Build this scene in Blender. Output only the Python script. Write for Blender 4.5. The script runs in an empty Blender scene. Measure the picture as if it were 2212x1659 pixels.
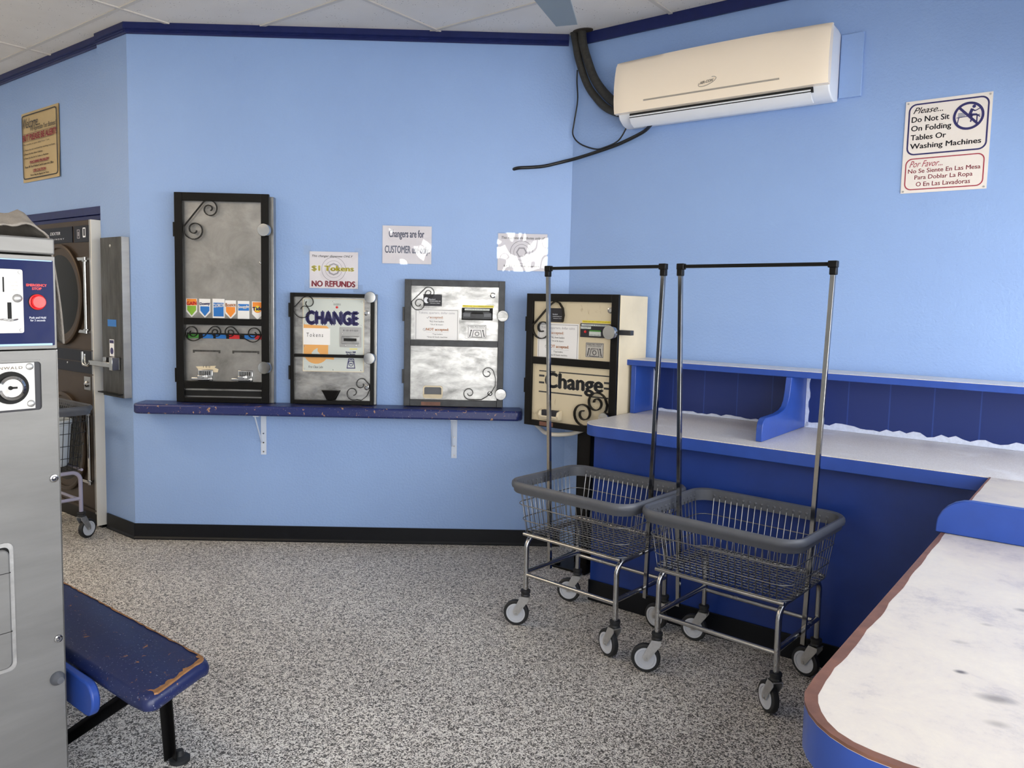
import bpy, bmesh, math, random
from math import pi, sin, cos, radians, atan2, hypot
from mathutils import Vector, Matrix
random.seed(7)
S = bpy.context.scene
COL = S.collection

# ------------------------------------------------------------------ camera
cam_d = bpy.data.cameras.new('camera'); cam = bpy.data.objects.new('camera', cam_d); COL.objects.link(cam)
S.camera = cam
IW, IH = 2212.0, 1659.0
FPX, CX, CY, PITCH, ROLL = 1672.8, 1100.9, 798.1, 0.084577, 0.022546
cam_d.sensor_fit = 'HORIZONTAL'; cam_d.sensor_width = 36.0
cam_d.lens = FPX / IW * 36.0
cam_d.shift_x = (IW / 2 - CX) / IW
cam_d.shift_y = -(IH / 2 - CY) / IW
fw = Vector((0, cos(PITCH), -sin(PITCH))); up0 = Vector((0, sin(PITCH), cos(PITCH))); rt0 = Vector((1, 0, 0))
rt = rt0 * cos(ROLL) + up0 * sin(ROLL); up = up0 * cos(ROLL) - rt0 * sin(ROLL)
m = Matrix((rt, up, -fw)).transposed().to_4x4(); m.translation = Vector((0, 0, 1.6))
cam.matrix_world = m
cam_d.clip_start = 0.05

# ------------------------------------------------------------------ view, world
S.view_settings.view_transform = 'Standard'; S.view_settings.look = 'None'
S.view_settings.gamma = 1.0; S.view_settings.use_curve_mapping = False
S.view_settings.exposure = 0.95
try:
    S.cycles.use_denoising = True
    S.cycles.max_bounces = 10; S.cycles.diffuse_bounces = 6; S.cycles.glossy_bounces = 4
    S.cycles.transparent_max_bounces = 10
    S.cycles.sample_clamp_indirect = 8.0
    S.cycles.caustics_reflective = False; S.cycles.caustics_refractive = False
except Exception:
    pass
SKY = 8.0
wd = bpy.data.worlds.new('daylight'); S.world = wd; wd.use_nodes = True
nt = wd.node_tree; nt.nodes.clear()
wo = nt.nodes.new('ShaderNodeOutputWorld'); wb = nt.nodes.new('ShaderNodeBackground')
tc = nt.nodes.new('ShaderNodeTexCoord'); sx = nt.nodes.new('ShaderNodeSeparateXYZ'); cr = nt.nodes.new('ShaderNodeValToRGB')
mr = nt.nodes.new('ShaderNodeMapRange'); mr.inputs['From Min'].default_value = -1; mr.inputs['From Max'].default_value = 1
nt.links.new(tc.outputs['Generated'], sx.inputs[0]); nt.links.new(sx.outputs['Z'], mr.inputs['Value'])
nt.links.new(mr.outputs[0], cr.inputs[0]); nt.links.new(cr.outputs[0], wb.inputs['Color']); nt.links.new(wb.outputs[0], wo.inputs[0])
e = cr.color_ramp.elements
e[0].position = 0.46; e[0].color = (1.0, 0.95, 0.88, 1)
e[1].position = 0.52; e[1].color = (0.68, 0.66, 0.63, 1)
n = cr.color_ramp.elements.new(0.8); n.color = (0.44, 0.45, 0.50, 1)
wb.inputs['Strength'].default_value = SKY

# ------------------------------------------------------------------ frames of the room
TH = atan2(-0.6096, 0.7927)                      # direction of the long walls
nA = Vector((cos(TH), sin(TH), 0)); nB = Vector((sin(TH), -cos(TH), 0))
Q = Vector((0.371, 5.044, 0)); P0 = Vector((-2.443, 4.995, 0)); CA = 0.0171
WO = Vector((-1.359, 2.319, 0))                  # near floor corner of the washing machine
def ST(s, t, z=0): return Q + nA * s + nB * t + Vector((0, 0, z))

# ------------------------------------------------------------------ materials
def lin(h):
    h = h.lstrip('#'); out = []
    for i in (0, 2, 4):
        c = int(h[i:i + 2], 16) / 255
        out.append(c / 12.92 if c <= 0.04045 else ((c + 0.055) / 1.055) ** 2.4)
    return tuple(out) + (1,)
class MT:
    def __init__(s, name):
        s.m = bpy.data.materials.new(name); s.m.use_nodes = True; s.t = s.m.node_tree
        s.b = s.t.nodes['Principled BSDF']; s.o = s.t.nodes['Material Output']
        s.tc = s.t.nodes.new('ShaderNodeTexCoord')
    def n(s, typ, **k):
        x = s.t.nodes.new(typ)
        for a, b in k.items(): setattr(x, a, b)
        return x
    def l(s, a, b): s.t.links.new(a, b)
    def noise(s, scale, detail=2, rough=.5, stretch=(1, 1, 1), dist=0):
        mp = s.n('ShaderNodeMapping'); mp.inputs['Scale'].default_value = stretch
        s.l(s.tc.outputs['Object'], mp.inputs['Vector'])
        x = s.n('ShaderNodeTexNoise'); x.inputs['Scale'].default_value = scale
        x.inputs['Detail'].default_value = detail; x.inputs['Roughness'].default_value = rough
        x.inputs['Distortion'].default_value = dist
        s.l(mp.outputs[0], x.inputs['Vector']); return x.outputs['Fac']
    def ramp(s, fac, stops, interp='LINEAR'):
        r = s.n('ShaderNodeValToRGB'); r.color_ramp.interpolation = interp
        el = r.color_ramp.elements
        el[0].position, el[0].color = stops[0]; el[1].position, el[1].color = stops[1]
        for p, c in stops[2:]:
            q = el.new(p); q.color = c
        s.l(fac, r.inputs[0]); return r.outputs[0]
    def mix(s, fac, a, b, blend='MIX'):
        x = s.n('ShaderNodeMix', data_type='RGBA', blend_type=blend)
        if hasattr(fac, 'links'): s.l(fac, x.inputs[0])
        else: x.inputs[0].default_value = fac
        for v, i in ((a, 6), (b, 7)):
            if hasattr(v, 'links'): s.l(v, x.inputs[i])
            else: x.inputs[i].default_value = v
        return x.outputs[2]
    def bump(s, h, strength, dist=.002):
        b = s.n('ShaderNodeBump'); b.inputs['Strength'].default_value = strength; b.inputs['Distance'].default_value = dist
        s.l(h, b.inputs['Height']); s.l(b.outputs[0], s.b.inputs['Normal'])
    def set(s, **k):
        for a, v in k.items():
            i = s.b.inputs[a.replace('_', ' ')]
            if hasattr(v, 'links'): s.l(v, i)
            else: i.default_value = v
        return s
BW = lambda v: (v, v, v, 1)
def simple(name, col, rough=.5, metal=0, bump=None, var=0.0, vs=8, spec=.5, coat=0):
    x = MT(name); c = lin(col) if isinstance(col, str) else col
    x.set(Roughness=rough, Metallic=metal)
    x.b.inputs['Specular IOR Level'].default_value = spec
    x.b.inputs['Coat Weight'].default_value = coat
    if var:
        lo = tuple(v * (1 - var) for v in c[:3]) + (1,); hi = tuple(min(1, v * (1 + var)) for v in c[:3]) + (1,)
        x.set(Base_Color=x.ramp(x.noise(vs, 4, .6), [(.3, lo), (.7, hi)]))
    else:
        x.set(Base_Color=c)
    if bump: x.bump(x.noise(bump[0], 3), bump[1], bump[2] if len(bump) > 2 else .002)
    return x.m
def steel(name, lo, hi, r0, r1, scale=4, stretch=(1, 1, 1), metal=1.0):
    x = MT(name); nz = x.noise(scale, 6, .65, stretch, .4)
    x.set(Metallic=metal, Base_Color=x.ramp(nz, [(.3, BW(lo)), (.7, BW(hi))]))
    x.set(Roughness=x.ramp(x.noise(scale * 1.7, 5, .6, stretch), [(.3, BW(r0)), (.7, BW(r1))]))
    x.bump(x.noise(scale * 30, 2, .5, stretch), .03, .001)
    return x.m
M = {}
x = MT('light blue wall paint')
x.set(Base_Color=x.ramp(x.noise(1.2, 4, .6), [(.3, lin('#88a5d6')), (.7, lin('#8dabdc'))]), Roughness=.42)
x.bump(x.noise(70, 3, .6), .55, .004); M['wall'] = x.m
M['wall2'] = simple('plain wall paint', '#b9c2cc', .6, var=.04)
M['trim'] = simple('navy gloss trim paint', '#1b2559', .4, spec=.3, var=.12, vs=20, bump=(60, .1))
M['baseboard'] = simple('black vinyl baseboard', '#0b0e14', .4, spec=.25, var=.15, vs=30)
M['navy'] = simple('deep blue panel paint', '#17357f', .38, var=.12, vs=5, bump=(35, .15))
M['counterblue'] = simple('bright blue paint', '#25479a', .36, var=.08, vs=12, bump=(40, .1))
x = MT('blue painted plank panelling'); wv = x.n('ShaderNodeTexWave', wave_type='BANDS', bands_direction='X'); wv.inputs['Scale'].default_value = 1.6
x.l(x.tc.outputs['Object'], wv.inputs['Vector'])
line = x.ramp(wv.outputs['Fac'], [(.0, BW(1)), (.004, BW(0))])
x.set(Base_Color=x.mix(line, lin('#162c6c'), lin('#274289')), Roughness=.35); M['plank'] = x.m
M['whitepaint'] = simple('bare white paint line', '#cdd6ea', .6, var=.1, vs=60)
# speckled epoxy chip floor
x = MT('speckled epoxy chip floor')
nz = x.noise(92, 1.0, .5, dist=1.8); nz2 = x.noise(190, 1, .5, dist=1.0)
c1 = x.ramp(nz, [(.0, lin('#090808')), (.455, lin('#6a6764')), (.475, lin('#c4c0b9')), (.52, lin('#fbf8f1'))], 'CONSTANT')
c2 = x.ramp(nz2, [(.0, lin('#4a4644')), (.42, lin('#bab4ac')), (.55, lin('#efe9df'))], 'CONSTANT')
cc = x.mix(.18, c1, c2)
cc = x.mix(x.ramp(x.noise(.8, 3), [(.35, BW(0)), (.7, BW(.35))]), cc, lin('#a39b94'), 'MULTIPLY')
x.set(Base_Color=cc, Roughness=.42); x.b.inputs['Specular IOR Level'].default_value = .35
x.bump(nz, .15, .001); M['floor'] = x.m
# ceiling tile
x = MT('mineral fibre ceiling tile')
vo = x.n('ShaderNodeTexVoronoi'); vo.inputs['Scale'].default_value = 55; x.l(x.tc.outputs['Object'], vo.inputs['Vector'])
holes = x.ramp(vo.outputs['Distance'], [(.0, BW(1)), (.13, BW(0))], 'CONSTANT')
patch = x.ramp(x.noise(7, 2), [(.5, BW(0)), (.56, BW(1))])
holes = x.mix(1.0, holes, patch, 'MULTIPLY')
base = x.ramp(x.noise(1.6, 3, .6), [(.3, lin('#dcd8d2')), (.7, lin('#e6e3de'))])
x.set(Base_Color=x.mix(holes, base, lin('#40382f')), Roughness=.9); x.bump(x.noise(120, 3), .3, .002); M['ceiling'] = x.m
M['tee'] = simple('painted ceiling tee', '#cfcac2', .5)
M['stain'] = simple('rough hole edge', '#3a332c', .9)
M['black'] = simple('black enamel steel', '#060607', .4, spec=.22, var=.3, vs=40, bump=(80, .1))
M['blackworn'] = simple('dark grey worn painted steel', '#34363a', .45, metal=.3, var=.35, vs=14, bump=(50, .2))
M['iron'] = simple('dark wrought iron', '#0c0b0b', .4, spec=.3)
M['chrome'] = steel('chromed steel', .40, .55, .10, .2, 3)
M['darkchrome'] = steel('dark reflecting chrome tube', .22, .34, .07, .14, 2)
M['cartsteel'] = steel('worn plated steel tube', .36, .48, .18, .30, 4)
M['wire'] = steel('plated basket wire', .22, .32, .3, .4, 6)
M['blackwire'] = simple('black coated wire', '#16181c', .45)
M['galv'] = steel('galvanised caster steel', .42, .58, .35, .5, 30, metal=.85)
M['plate'] = steel('satin pale metal plate', .42, .55, .30, .40, 8, metal=.2)
M['steel'] = steel('brushed stainless steel', .34, .42, .30, .42, 2.5, (1, 1, 5))
M['washfront'] = steel('warm brushed stainless sheet', .15, .21, .38, .46, 1.2, (1, 1, 6), metal=.2)
M['vendsteel'] = steel('dull zinc coated sheet steel', .22, .40, .36, .52, 5)
M['brightsteel'] = steel('bright polished steel sheet with smears', .16, .50, .26, .46, 6, (1, 1, 2.2))
M['darksteel'] = steel('dark stained steel', .045, .12, .4, .55, 6, (3, 3, .6), .8)
M['bronze'] = simple('bronze tone dryer front', '#3f3329', .4, metal=.3, spec=.3, var=.15, vs=5)
M['glassdark'] = simple('dark dryer glass', '#040505', .12, spec=.15, var=.4, vs=6)
M['panelnavy'] = simple('glossy navy control panel', '#0d1a4a', .2, spec=.08, bump=(9, .12, .02))
M['darknavy'] = simple('dark navy panel film', '#070b1c', .35, spec=.2)
M['lightblueline'] = simple('pale blue stripe', '#8fb4dc', .3)
M['cream'] = simple('cream enamel', '#d6c9ae', .42, var=.07, vs=6)
x = MT('aged cream enamel with scratches')
x.set(Base_Color=x.mix(x.ramp(x.noise(26, 5, .7, (1, 1, .5), 1.5), [(.62, BW(0)), (.68, BW(.5))]), lin('#cbbfa4'), lin('#8a6e4a')), Roughness=.45); M['agedcream'] = x.m
M['acplastic'] = simple('warm ivory plastic', '#faebd6', .3, coat=.3)
M['acwhite'] = simple('cool white plastic', '#dfe3ea', .4)
M['greyprint'] = simple('grey print', '#a39c92', .6)
M['offwhite'] = simple('off white plastic', '#d9d5cc', .5)
M['paper'] = simple('white paper', '#dcd9e2', .6)
M['signwhite'] = simple('white sign board', '#e3dcd6', .35)
M['signcream'] = simple('yellowed sign board', '#b9a377', .38, var=.06, vs=4)
M['ink'] = simple('black print', '#1a1b26', .5)
M['inkgrey'] = simple('faded grey print', '#6f7690', .5)
M['inkpale'] = simple('pale grey print', '#9c9aa4', .6)
M['inknavy'] = simple('navy print', '#25235e', .5)
M['inkred'] = simple('dark red print', '#9c2f44', .5)
M['inkorange'] = simple('faded orange print', '#c08a68', .6)
M['inkyellow'] = simple('yellow print', '#cfc53a', .5)
M['inkwhite'] = simple('white print', '#e8ecf4', .4)
M['redplastic'] = simple('bright red plastic', '#e0262b', .3)
M['red'] = simple('red sticker', '#c8232b', .45)
M['green'] = simple('green sticker', '#7fae33', .45)
M['darkgreen'] = simple('green box card', '#3f8a35', .5)
M['blue'] = simple('blue sticker', '#1f6fc0', .45)
M['orange'] = simple('orange sticker', '#e88a30', .45)
M['paleorange'] = simple('pale orange print', '#dba25e', .45)
M['yellow'] = simple('yellow label', '#e0cf3a', .45)
M['white'] = simple('white sticker', '#e4e4e6', .45)
M['panelgrey'] = simple('pale grey green plastic plate', '#c3cac8', .3)
M['greyplastic'] = simple('grey plastic', '#54575e', .42, var=.08, vs=20)
M['greypaint'] = simple('grey painted tube', '#9a97ac', .4)
M['rubber'] = simple('dark rubber', '#1b1d20', .6)
M['wheelwhite'] = simple('pale grey wheel disc', '#bcc0c8', .4)
M['tubewhite'] = simple('chalky white wall bracket', '#c4cfe2', .5)
M['pipe'] = simple('dark pipe insulation', '#34332f', .75, var=.35, vs=40, bump=(60, .4))
M['hose'] = simple('black corrugated hose', '#131417', .4)
M['fan'] = simple('grey fan blade', '#7b8790', .45)
M['fabric'] = simple('grey waffle fabric', '#8b857f', .9, bump=(160, .8, .003), var=.12, vs=30)
M['whitefabric'] = simple('white cloth', '#c9cbcd', .9, bump=(60, .5))
M['darkfabric'] = simple('dark fabric', '#1c1e20', .9, bump=(40, .6))
M['bucket'] = simple('white bucket plastic', '#b9c0c6', .45)
M['woodworn'] = simple('bare worn wood', '#94693f', .6, var=.25, vs=30)
M['brownedge'] = simple('brown worn laminate edge', '#6e4a3c', .55, var=.25, vs=20)
M['groove'] = simple('dark gap', '#08090b', .8)
M['pavement'] = simple('concrete pavement', '#a8a297', .9, var=.1, vs=1)
M['windowframe'] = simple('dark bronze window frame', '#3c342c', .4, metal=.3)
x = MT('worn grey laminate')
nz = x.noise(5, 6, .7); sp = x.noise(220, 2)
base = x.mix(x.ramp(sp, [(.4, BW(0)), (.6, BW(1))]), lin('#d2cdc8'), lin('#e2deda'))
x.set(Base_Color=x.mix(x.ramp(nz, [(.56, BW(0)), (.70, BW(.6))]), base, lin('#f0f0f0')), Roughness=.33); M['laminate'] = x.m
x = MT('whitish worn laminate with grey smudges')
nz = x.noise(5, 9, .78, dist=.2); base = x.ramp(nz, [(.30, lin('#a39d9f')), (.46, lin('#c6beb5')), (.64, lin('#d0c8ba'))])
for (px, py, rx, ry, k) in ((2.68, 2.30, .020, .014, .6), (2.74, 2.66, .020, .013, .85), (2.62, 2.71, .014, .010, .9), (2.68, 2.78, .036, .020, .6), (2.80, 2.79, .030, .022, .45),
                            (2.69, 2.87, .022, .014, .4), (2.76, 2.985, .014, .010, .9), (2.63, 2.44, .014, .01, .35), (2.60, 2.57, .02, .01, .3)):
    mp = x.n('ShaderNodeMapping'); mp.vector_type = 'TEXTURE'
    mp.inputs['Location'].default_value = (px - 2.46, -py + 1.9, 0); mp.inputs['Scale'].default_value = (rx, ry, 1); mp.inputs['Rotation'].default_value = (0, 0, .3)
    x.l(x.tc.outputs['Object'], mp.inputs['Vector'])
    fl = x.n('ShaderNodeVectorMath', operation='MULTIPLY'); fl.inputs[1].default_value = (1, 1, 0); x.l(mp.outputs[0], fl.inputs[0])
    ln = x.n('ShaderNodeVectorMath', operation='LENGTH'); x.l(fl.outputs[0], ln.inputs[0])
    f = x.ramp(ln.outputs['Value'], [(.25, BW(k)), (1.0, BW(0))]); base = x.mix(f, base, lin('#4c4648'))
x.set(Base_Color=base, Roughness=.32); M['laminate2'] = x.m
def worn_blue(name, c0, chips, thr):
    x = MT(name)
    n1 = x.noise(26, 6, .7, (1, 1, 1), .5); n2 = x.noise(130, 3, .6)
    f1 = x.ramp(n1, [(thr, BW(0)), (thr + .015, BW(1))]); f2 = x.ramp(n2, [(.655, BW(0)), (.675, BW(.8))])
    c = x.mix(x.noise(9, 4), lin(c0), tuple(v * .72 for v in lin(c0)[:3]) + (1,))
    c = x.mix(f2, c, lin('#8d93a3')); c = x.mix(f1, c, lin(chips))
    x.set(Base_Color=c, Roughness=.36); x.bump(n1, .2, .002); return x.m
M['benchpaint'] = worn_blue('chipped blue bench paint', '#1a2656', '#9a683c', .635)
M['shelfpaint'] = worn_blue('chipped navy shelf paint', '#1f2c68', '#b08a68', .615)
x = MT('clear plastic film')
x.t.nodes.remove(x.b); tr = x.n('ShaderNodeBsdfTransparent'); gl = x.n('ShaderNodeBsdfGlossy'); gl.inputs['Roughness'].default_value = .04
mx = x.n('ShaderNodeMixShader'); mx.inputs[0].default_value = .10
bp = x.n('ShaderNodeBump'); bp.inputs['Strength'].default_value = .30; bp.inputs['Distance'].default_value = .03
x.l(x.noise(4.5, 1, .3, dist=.3), bp.inputs['Height']); x.l(bp.outputs[0], gl.inputs['Normal'])
x.l(tr.outputs[0], mx.inputs[1]); x.l(gl.outputs[0], mx.inputs[2]); x.l(mx.outputs[0], x.o.inputs[0]); M['film'] = x.m
x = MT('window glass')
x.t.nodes.remove(x.b); tr = x.n('ShaderNodeBsdfTransparent'); tr.inputs[0].default_value = (.96, .97, .97, 1); gl = x.n('ShaderNodeBsdfGlossy'); gl.inputs['Roughness'].default_value = .02
mx = x.n('ShaderNodeMixShader'); mx.inputs[0].default_value = .05
x.l(tr.outputs[0], mx.inputs[1]); x.l(gl.outputs[0], mx.inputs[2]); x.l(mx.outputs[0], x.o.inputs[0]); M['glass'] = x.m
x = MT('fill light diffuser'); x.set(Base_Color=(.9, .9, .9, 1)); x.b.inputs['Emission Color'].default_value = (1, .80, .56, 1); x.b.inputs['Emission Strength'].default_value = 10.0; M['fill_lamp'] = x.m  # warm glow of the added fill lights

# ------------------------------------------------------------------ mesh builder
class MB:
    def __init__(s): s.v = []; s.f = []
    def add(s, vs, fs):
        o = len(s.v); s.v += [Vector(v) for v in vs]; s.f += [tuple(i + o for i in f) for f in fs]; return s
    def box(s, x0, x1, y0, y1, z0, z1):
        x0, x1 = min(x0, x1), max(x0, x1); y0, y1 = min(y0, y1), max(y0, y1); z0, z1 = min(z0, z1), max(z0, z1)
        return s.add([(x0, y0, z0), (x1, y0, z0), (x1, y1, z0), (x0, y1, z0), (x0, y0, z1), (x1, y0, z1), (x1, y1, z1), (x0, y1, z1)],
                     [(0, 3, 2, 1), (4, 5, 6, 7), (0, 1, 5, 4), (1, 2, 6, 5), (2, 3, 7, 6), (3, 0, 4, 7)])
    def prism(s, pts, a, b, ax='y'):
        n = len(pts)
        def mk(p, q):
            return (p[0], q, p[1]) if ax == 'y' else ((q, p[0], p[1]) if ax == 'x' else (p[0], p[1], q))
        return s.add([mk(p, a) for p in pts] + [mk(p, b) for p in pts],
                     [tuple(range(n))[::-1], tuple(range(n, 2 * n))] + [(i, (i + 1) % n, n + (i + 1) % n, n + i) for i in range(n)])
    def ring(s, outer, inner, a, b, ax='y'):
        n = len(outer)
        def mk(p, q):
            return (p[0], q, p[1]) if ax == 'y' else ((q, p[0], p[1]) if ax == 'x' else (p[0], p[1], q))
        vs = [mk(p, a) for p in outer] + [mk(p, a) for p in inner] + [mk(p, b) for p in outer] + [mk(p, b) for p in inner]
        fs = []
        for i in range(n):
            j = (i + 1) % n
            fs += [(i, j, n + j, n + i), (2 * n + i, 3 * n + i, 3 * n + j, 2 * n + j), (i, 2 * n + i, 2 * n + j, j), (n + i, n + j, 3 * n + j, 3 * n + i)]
        return s.add(vs, fs)
    def lathe(s, c, d, prof, n=24, cap=True):
        d = Vector(d).normalized(); u = d.orthogonal().normalized(); w = d.cross(u); c = Vector(c)
        vs = []; fs = []
        for r, h in prof:
            for i in range(n):
                a = 2 * pi * i / n; vs.append(c + d * h + (u * cos(a) + w * sin(a)) * max(r, 1e-5))
        for k in range(len(prof) - 1):
            for i in range(n):
                j = (i + 1) % n; fs.append((k * n + i, k * n + j, (k + 1) * n + j, (k + 1) * n + i))
        if cap: fs.append(tuple(range(n))[::-1]); fs.append(tuple(range((len(prof) - 1) * n, len(prof) * n)))
        return s.add(vs, fs)
    def cyl(s, a, b, r, r2=None, n=20):
        a = Vector(a); b = Vector(b); h = (b - a).length
        return s.lathe(a, b - a, [(r, 0), (r if r2 is None else r2, h)], n)
    def tube(s, pts, r, n=8, closed=False, sq=False):
        pts = [Vector(p) for p in pts]; N = len(pts); rings = []; u = None
        rr_ = r if hasattr(r, '__len__') else [r] * N
        for i, p in enumerate(pts):
            a = pts[(i - 1) % N] if (i > 0 or closed) else p; b = pts[(i + 1) % N] if (i < N - 1 or closed) else p
            t = (b - a).normalized()
            if u is None:
                u = Vector((1, 0, 0)) if abs(t.x) < .5 else Vector((0, 1, 0))
            u = (u - t * u.dot(t)).normalized(); w = t.cross(u)
            off = pi / 4 if sq else 0
            rings.append([p + (u * cos(off + 2 * pi * k / n) + w * sin(off + 2 * pi * k / n)) * rr_[i] for k in range(n)])
        vs = [v for q in rings for v in q]; fs = []
        for i in range(N if closed else N - 1):
            j = (i + 1) % N
            for k in range(n):
                l = (k + 1) % n; fs.append((i * n + k, i * n + l, j * n + l, j * n + k))
        if not closed:
            fs.append(tuple(range(n))[::-1]); fs.append(tuple(range((N - 1) * n, N * n)))
        return s.add(vs, fs)
    def ribbon(s, pts, y0, y1, th):
        N = len(pts); vs = []; fs = []
        for i, p in enumerate(pts):
            a = pts[max(0, i - 1)]; b = pts[min(N - 1, i + 1)]; dx, dz = b[0] - a[0], b[1] - a[1]; L = hypot(dx, dz) or 1
            nx, nz = -dz / L * th / 2, dx / L * th / 2
            vs += [(p[0] + nx, y0, p[1] + nz), (p[0] - nx, y0, p[1] - nz), (p[0] - nx, y1, p[1] - nz), (p[0] + nx, y1, p[1] + nz)]
        for i in range(N - 1):
            for k in range(4):
                l = (k + 1) % 4; fs.append((i * 4 + k, i * 4 + l, i * 4 + 4 + l, i * 4 + 4 + k))
        fs += [(3, 2, 1, 0), tuple(range(N * 4 - 4, N * 4))]
        return s.add(vs, fs)
    def mesh(s, name, off=(0, 0, 0), smooth=32):
        me = bpy.data.meshes.new(name); o = Vector(off)
        me.from_pydata([tuple(v - o) for v in s.v], [], s.f)
        bm = bmesh.new(); bm.from_mesh(me); bmesh.ops.recalc_face_normals(bm, faces=bm.faces); bm.to_mesh(me); bm.free()
        if smooth:
            me.polygons.foreach_set('use_smooth', [True] * len(me.polygons))
            me.set_sharp_from_angle(angle=radians(smooth))
        me.update(); return me
def rr(x0, x1, z0, z1, r, n=6):
    out = []
    for cx_, cz_, a0 in ((x1 - r, z1 - r, 0), (x0 + r, z1 - r, 90), (x0 + r, z0 + r, 180), (x1 - r, z0 + r, 270)):
        for k in range(n + 1):
            a = radians(a0 + 90 * k / n); out.append((cx_ + r * cos(a), cz_ + r * sin(a)))
    return out
def circ(cx_, cz_, r, n=32, rz=None): return [(cx_ + r * cos(2 * pi * k / n), cz_ + (rz or r) * sin(2 * pi * k / n)) for k in range(n)]
def smooth_path(pts, k=6):
    P = [Vector(p) for p in pts]; out = []
    for i in range(len(P) - 1):
        a = P[max(0, i - 1)]; b = P[i]; c = P[i + 1]; d = P[min(len(P) - 1, i + 2)]
        for j in range(k):
            t = j / k; out.append(0.5 * ((2 * b) + (c - a) * t + (2 * a - 5 * b + 4 * c - d) * t * t + (3 * b - a - 3 * c + d) * t ** 3))
    out.append(P[-1]); return out
def put(name, me, mat, parent=None, bevel=0):
    o = bpy.data.objects.new(name, me); COL.objects.link(o); me.materials.append(M[mat])
    if parent: o.parent = parent
    if bevel:
        b = o.modifiers.new('bevel', 'BEVEL'); b.width = bevel; b.segments = 2; b.limit_method = 'ANGLE'; b.angle_limit = radians(40)
        b.harden_normals = False
    return o
class Frame:
    def __init__(s, origin, rz): s.o = Vector(origin); s.rz = rz; s.R = Matrix.Rotation(rz, 4, 'Z')
    def w(s, p): return s.o + s.R @ Vector(p)
class Thing:
    def __init__(s, fr, name, label, cat, base, group=None, rz=0):
        s.base = Vector(base); s.fr = fr
        o = bpy.data.objects.new(name, None); COL.objects.link(o); o.empty_display_size = .05
        o.location = fr.w(base); o.rotation_euler = (0, 0, fr.rz + rz); o['label'] = label; o['category'] = cat
        if group: o['group'] = group
        s.root = o
    def part(s, name, mb, mat, parent=None, bevel=0, smooth=32, label=None):
        o = put(name, mb.mesh(name, s.base, smooth), mat, parent or s.root, bevel)
        if label: o['label'] = label
        return o
def single(fr, name, mb, mat, label, cat, base, group=None, bevel=0, smooth=32):
    o = put(name, mb.mesh(name, base, smooth), mat, None, bevel)
    o.location = fr.w(base); o.rotation_euler = (0, 0, fr.rz); o['label'] = label; o['category'] = cat
    if group: o['group'] = group
    return o
def struct(fr, name, mb, mat, bevel=0, smooth=32, parent=None):
    o = put(name, mb.mesh(name, (0, 0, 0), smooth), mat, parent, bevel)
    if not parent:
        o.location = fr.o; o.rotation_euler = (0, 0, fr.rz); o['kind'] = 'structure'
    return o
G = Frame((0, 0, 0), 0)
RF = Frame(Q, TH)            # right side: x = s, y = -t
LF = Frame(P0, TH)           # left wall: x = -a, y = -t
BF = Frame(P0, CA)           # back wall: x = u, y = -t
WF = Frame(WO, TH + pi / 2)  # washer front: x = b, y = depth behind the front
# ---- lettering, made in one go at the end
JOBS = []
def text(thing, name, mat, y, entries, parent=None, label=None, th=.0003):
    JOBS.append((thing, name, mat, y, entries, parent, label, th))
def run_text():
    tmp = []
    for job in JOBS:
        for en in job[4]:
            cu = bpy.data.curves.new('t', 'FONT'); cu.body = en[0]; cu.resolution_u = 3; op = en[5] if len(en) > 5 else {}
            cu.shear = op.get('sh', 0); cu.space_character = op.get('sp', 1.0); cu.align_x = op.get('al', 'LEFT')
            cu.space_line = op.get('ln', 1.0)
            ob = bpy.data.objects.new('t', cu); COL.objects.link(ob); tmp.append((ob, cu))
    bpy.context.view_layer.update(); dg = bpy.context.evaluated_depsgraph_get(); k = 0
    for (thing, name, mat, y, entries, parent, label, th) in JOBS:
        mb = MB()
        for en in entries:
            ob, cu = tmp[k]; k += 1
            me = bpy.data.meshes.new_from_object(ob.evaluated_get(dg))
            vs = [v.co.copy() for v in me.vertices]
            if not vs: continue
            ax, bx = min(v.x for v in vs), max(v.x for v in vs); az, bz = min(v.y for v in vs), max(v.y for v in vs)
            x0, z0, x1, z1 = en[1:5]; sx_ = (x1 - x0) / (bx - ax); sz_ = (z1 - z0) / (bz - az)
            op = en[5] if len(en) > 5 else {}; sl = op.get('slope', 0)
            V = [(x0 + (v.x - ax) * sx_, y, z0 + (v.y - az) * sz_ + sl * (v.x - ax) * sx_) for v in vs]
            F_ = [tuple(p.vertices) for p in me.polygons]
            n_ = len(V); cnt = {}
            for f in F_:
                for i in range(len(f)):
                    a_, b_ = f[i], f[(i + 1) % len(f)]; cnt[(min(a_, b_), max(a_, b_))] = cnt.get((min(a_, b_), max(a_, b_)), 0) + 1
            sides = []
            for f in F_:
                for i in range(len(f)):
                    a_, b_ = f[i], f[(i + 1) % len(f)]
                    if cnt[(min(a_, b_), max(a_, b_))] == 1: sides.append((b_, a_, a_ + n_, b_ + n_))
            bo = op.get('b', 0) * 2.0
            for ox, oz in ((0, 0),) + (((bo * sx_, 0), (-bo * sx_, 0), (0, bo * sz_ * .6), (0, -bo * sz_ * .6)) if bo else ()):
                mb.add([(v[0] + ox, y, v[2] + oz) for v in V] + [(v[0] + ox, y + th, v[2] + oz) for v in V], F_ + [tuple(i + n_ for i in f)[::-1] for f in F_] + sides)
            bpy.data.meshes.remove(me)
        me = bpy.data.meshes.new(name); me.from_pydata([tuple(v - thing.base) for v in mb.v], [], mb.f)
        o = put(name, me, mat, parent or thing.root)
        if label: o['label'] = label
    for ob, cu in tmp: bpy.data.objects.remove(ob); bpy.data.curves.remove(cu)

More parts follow.
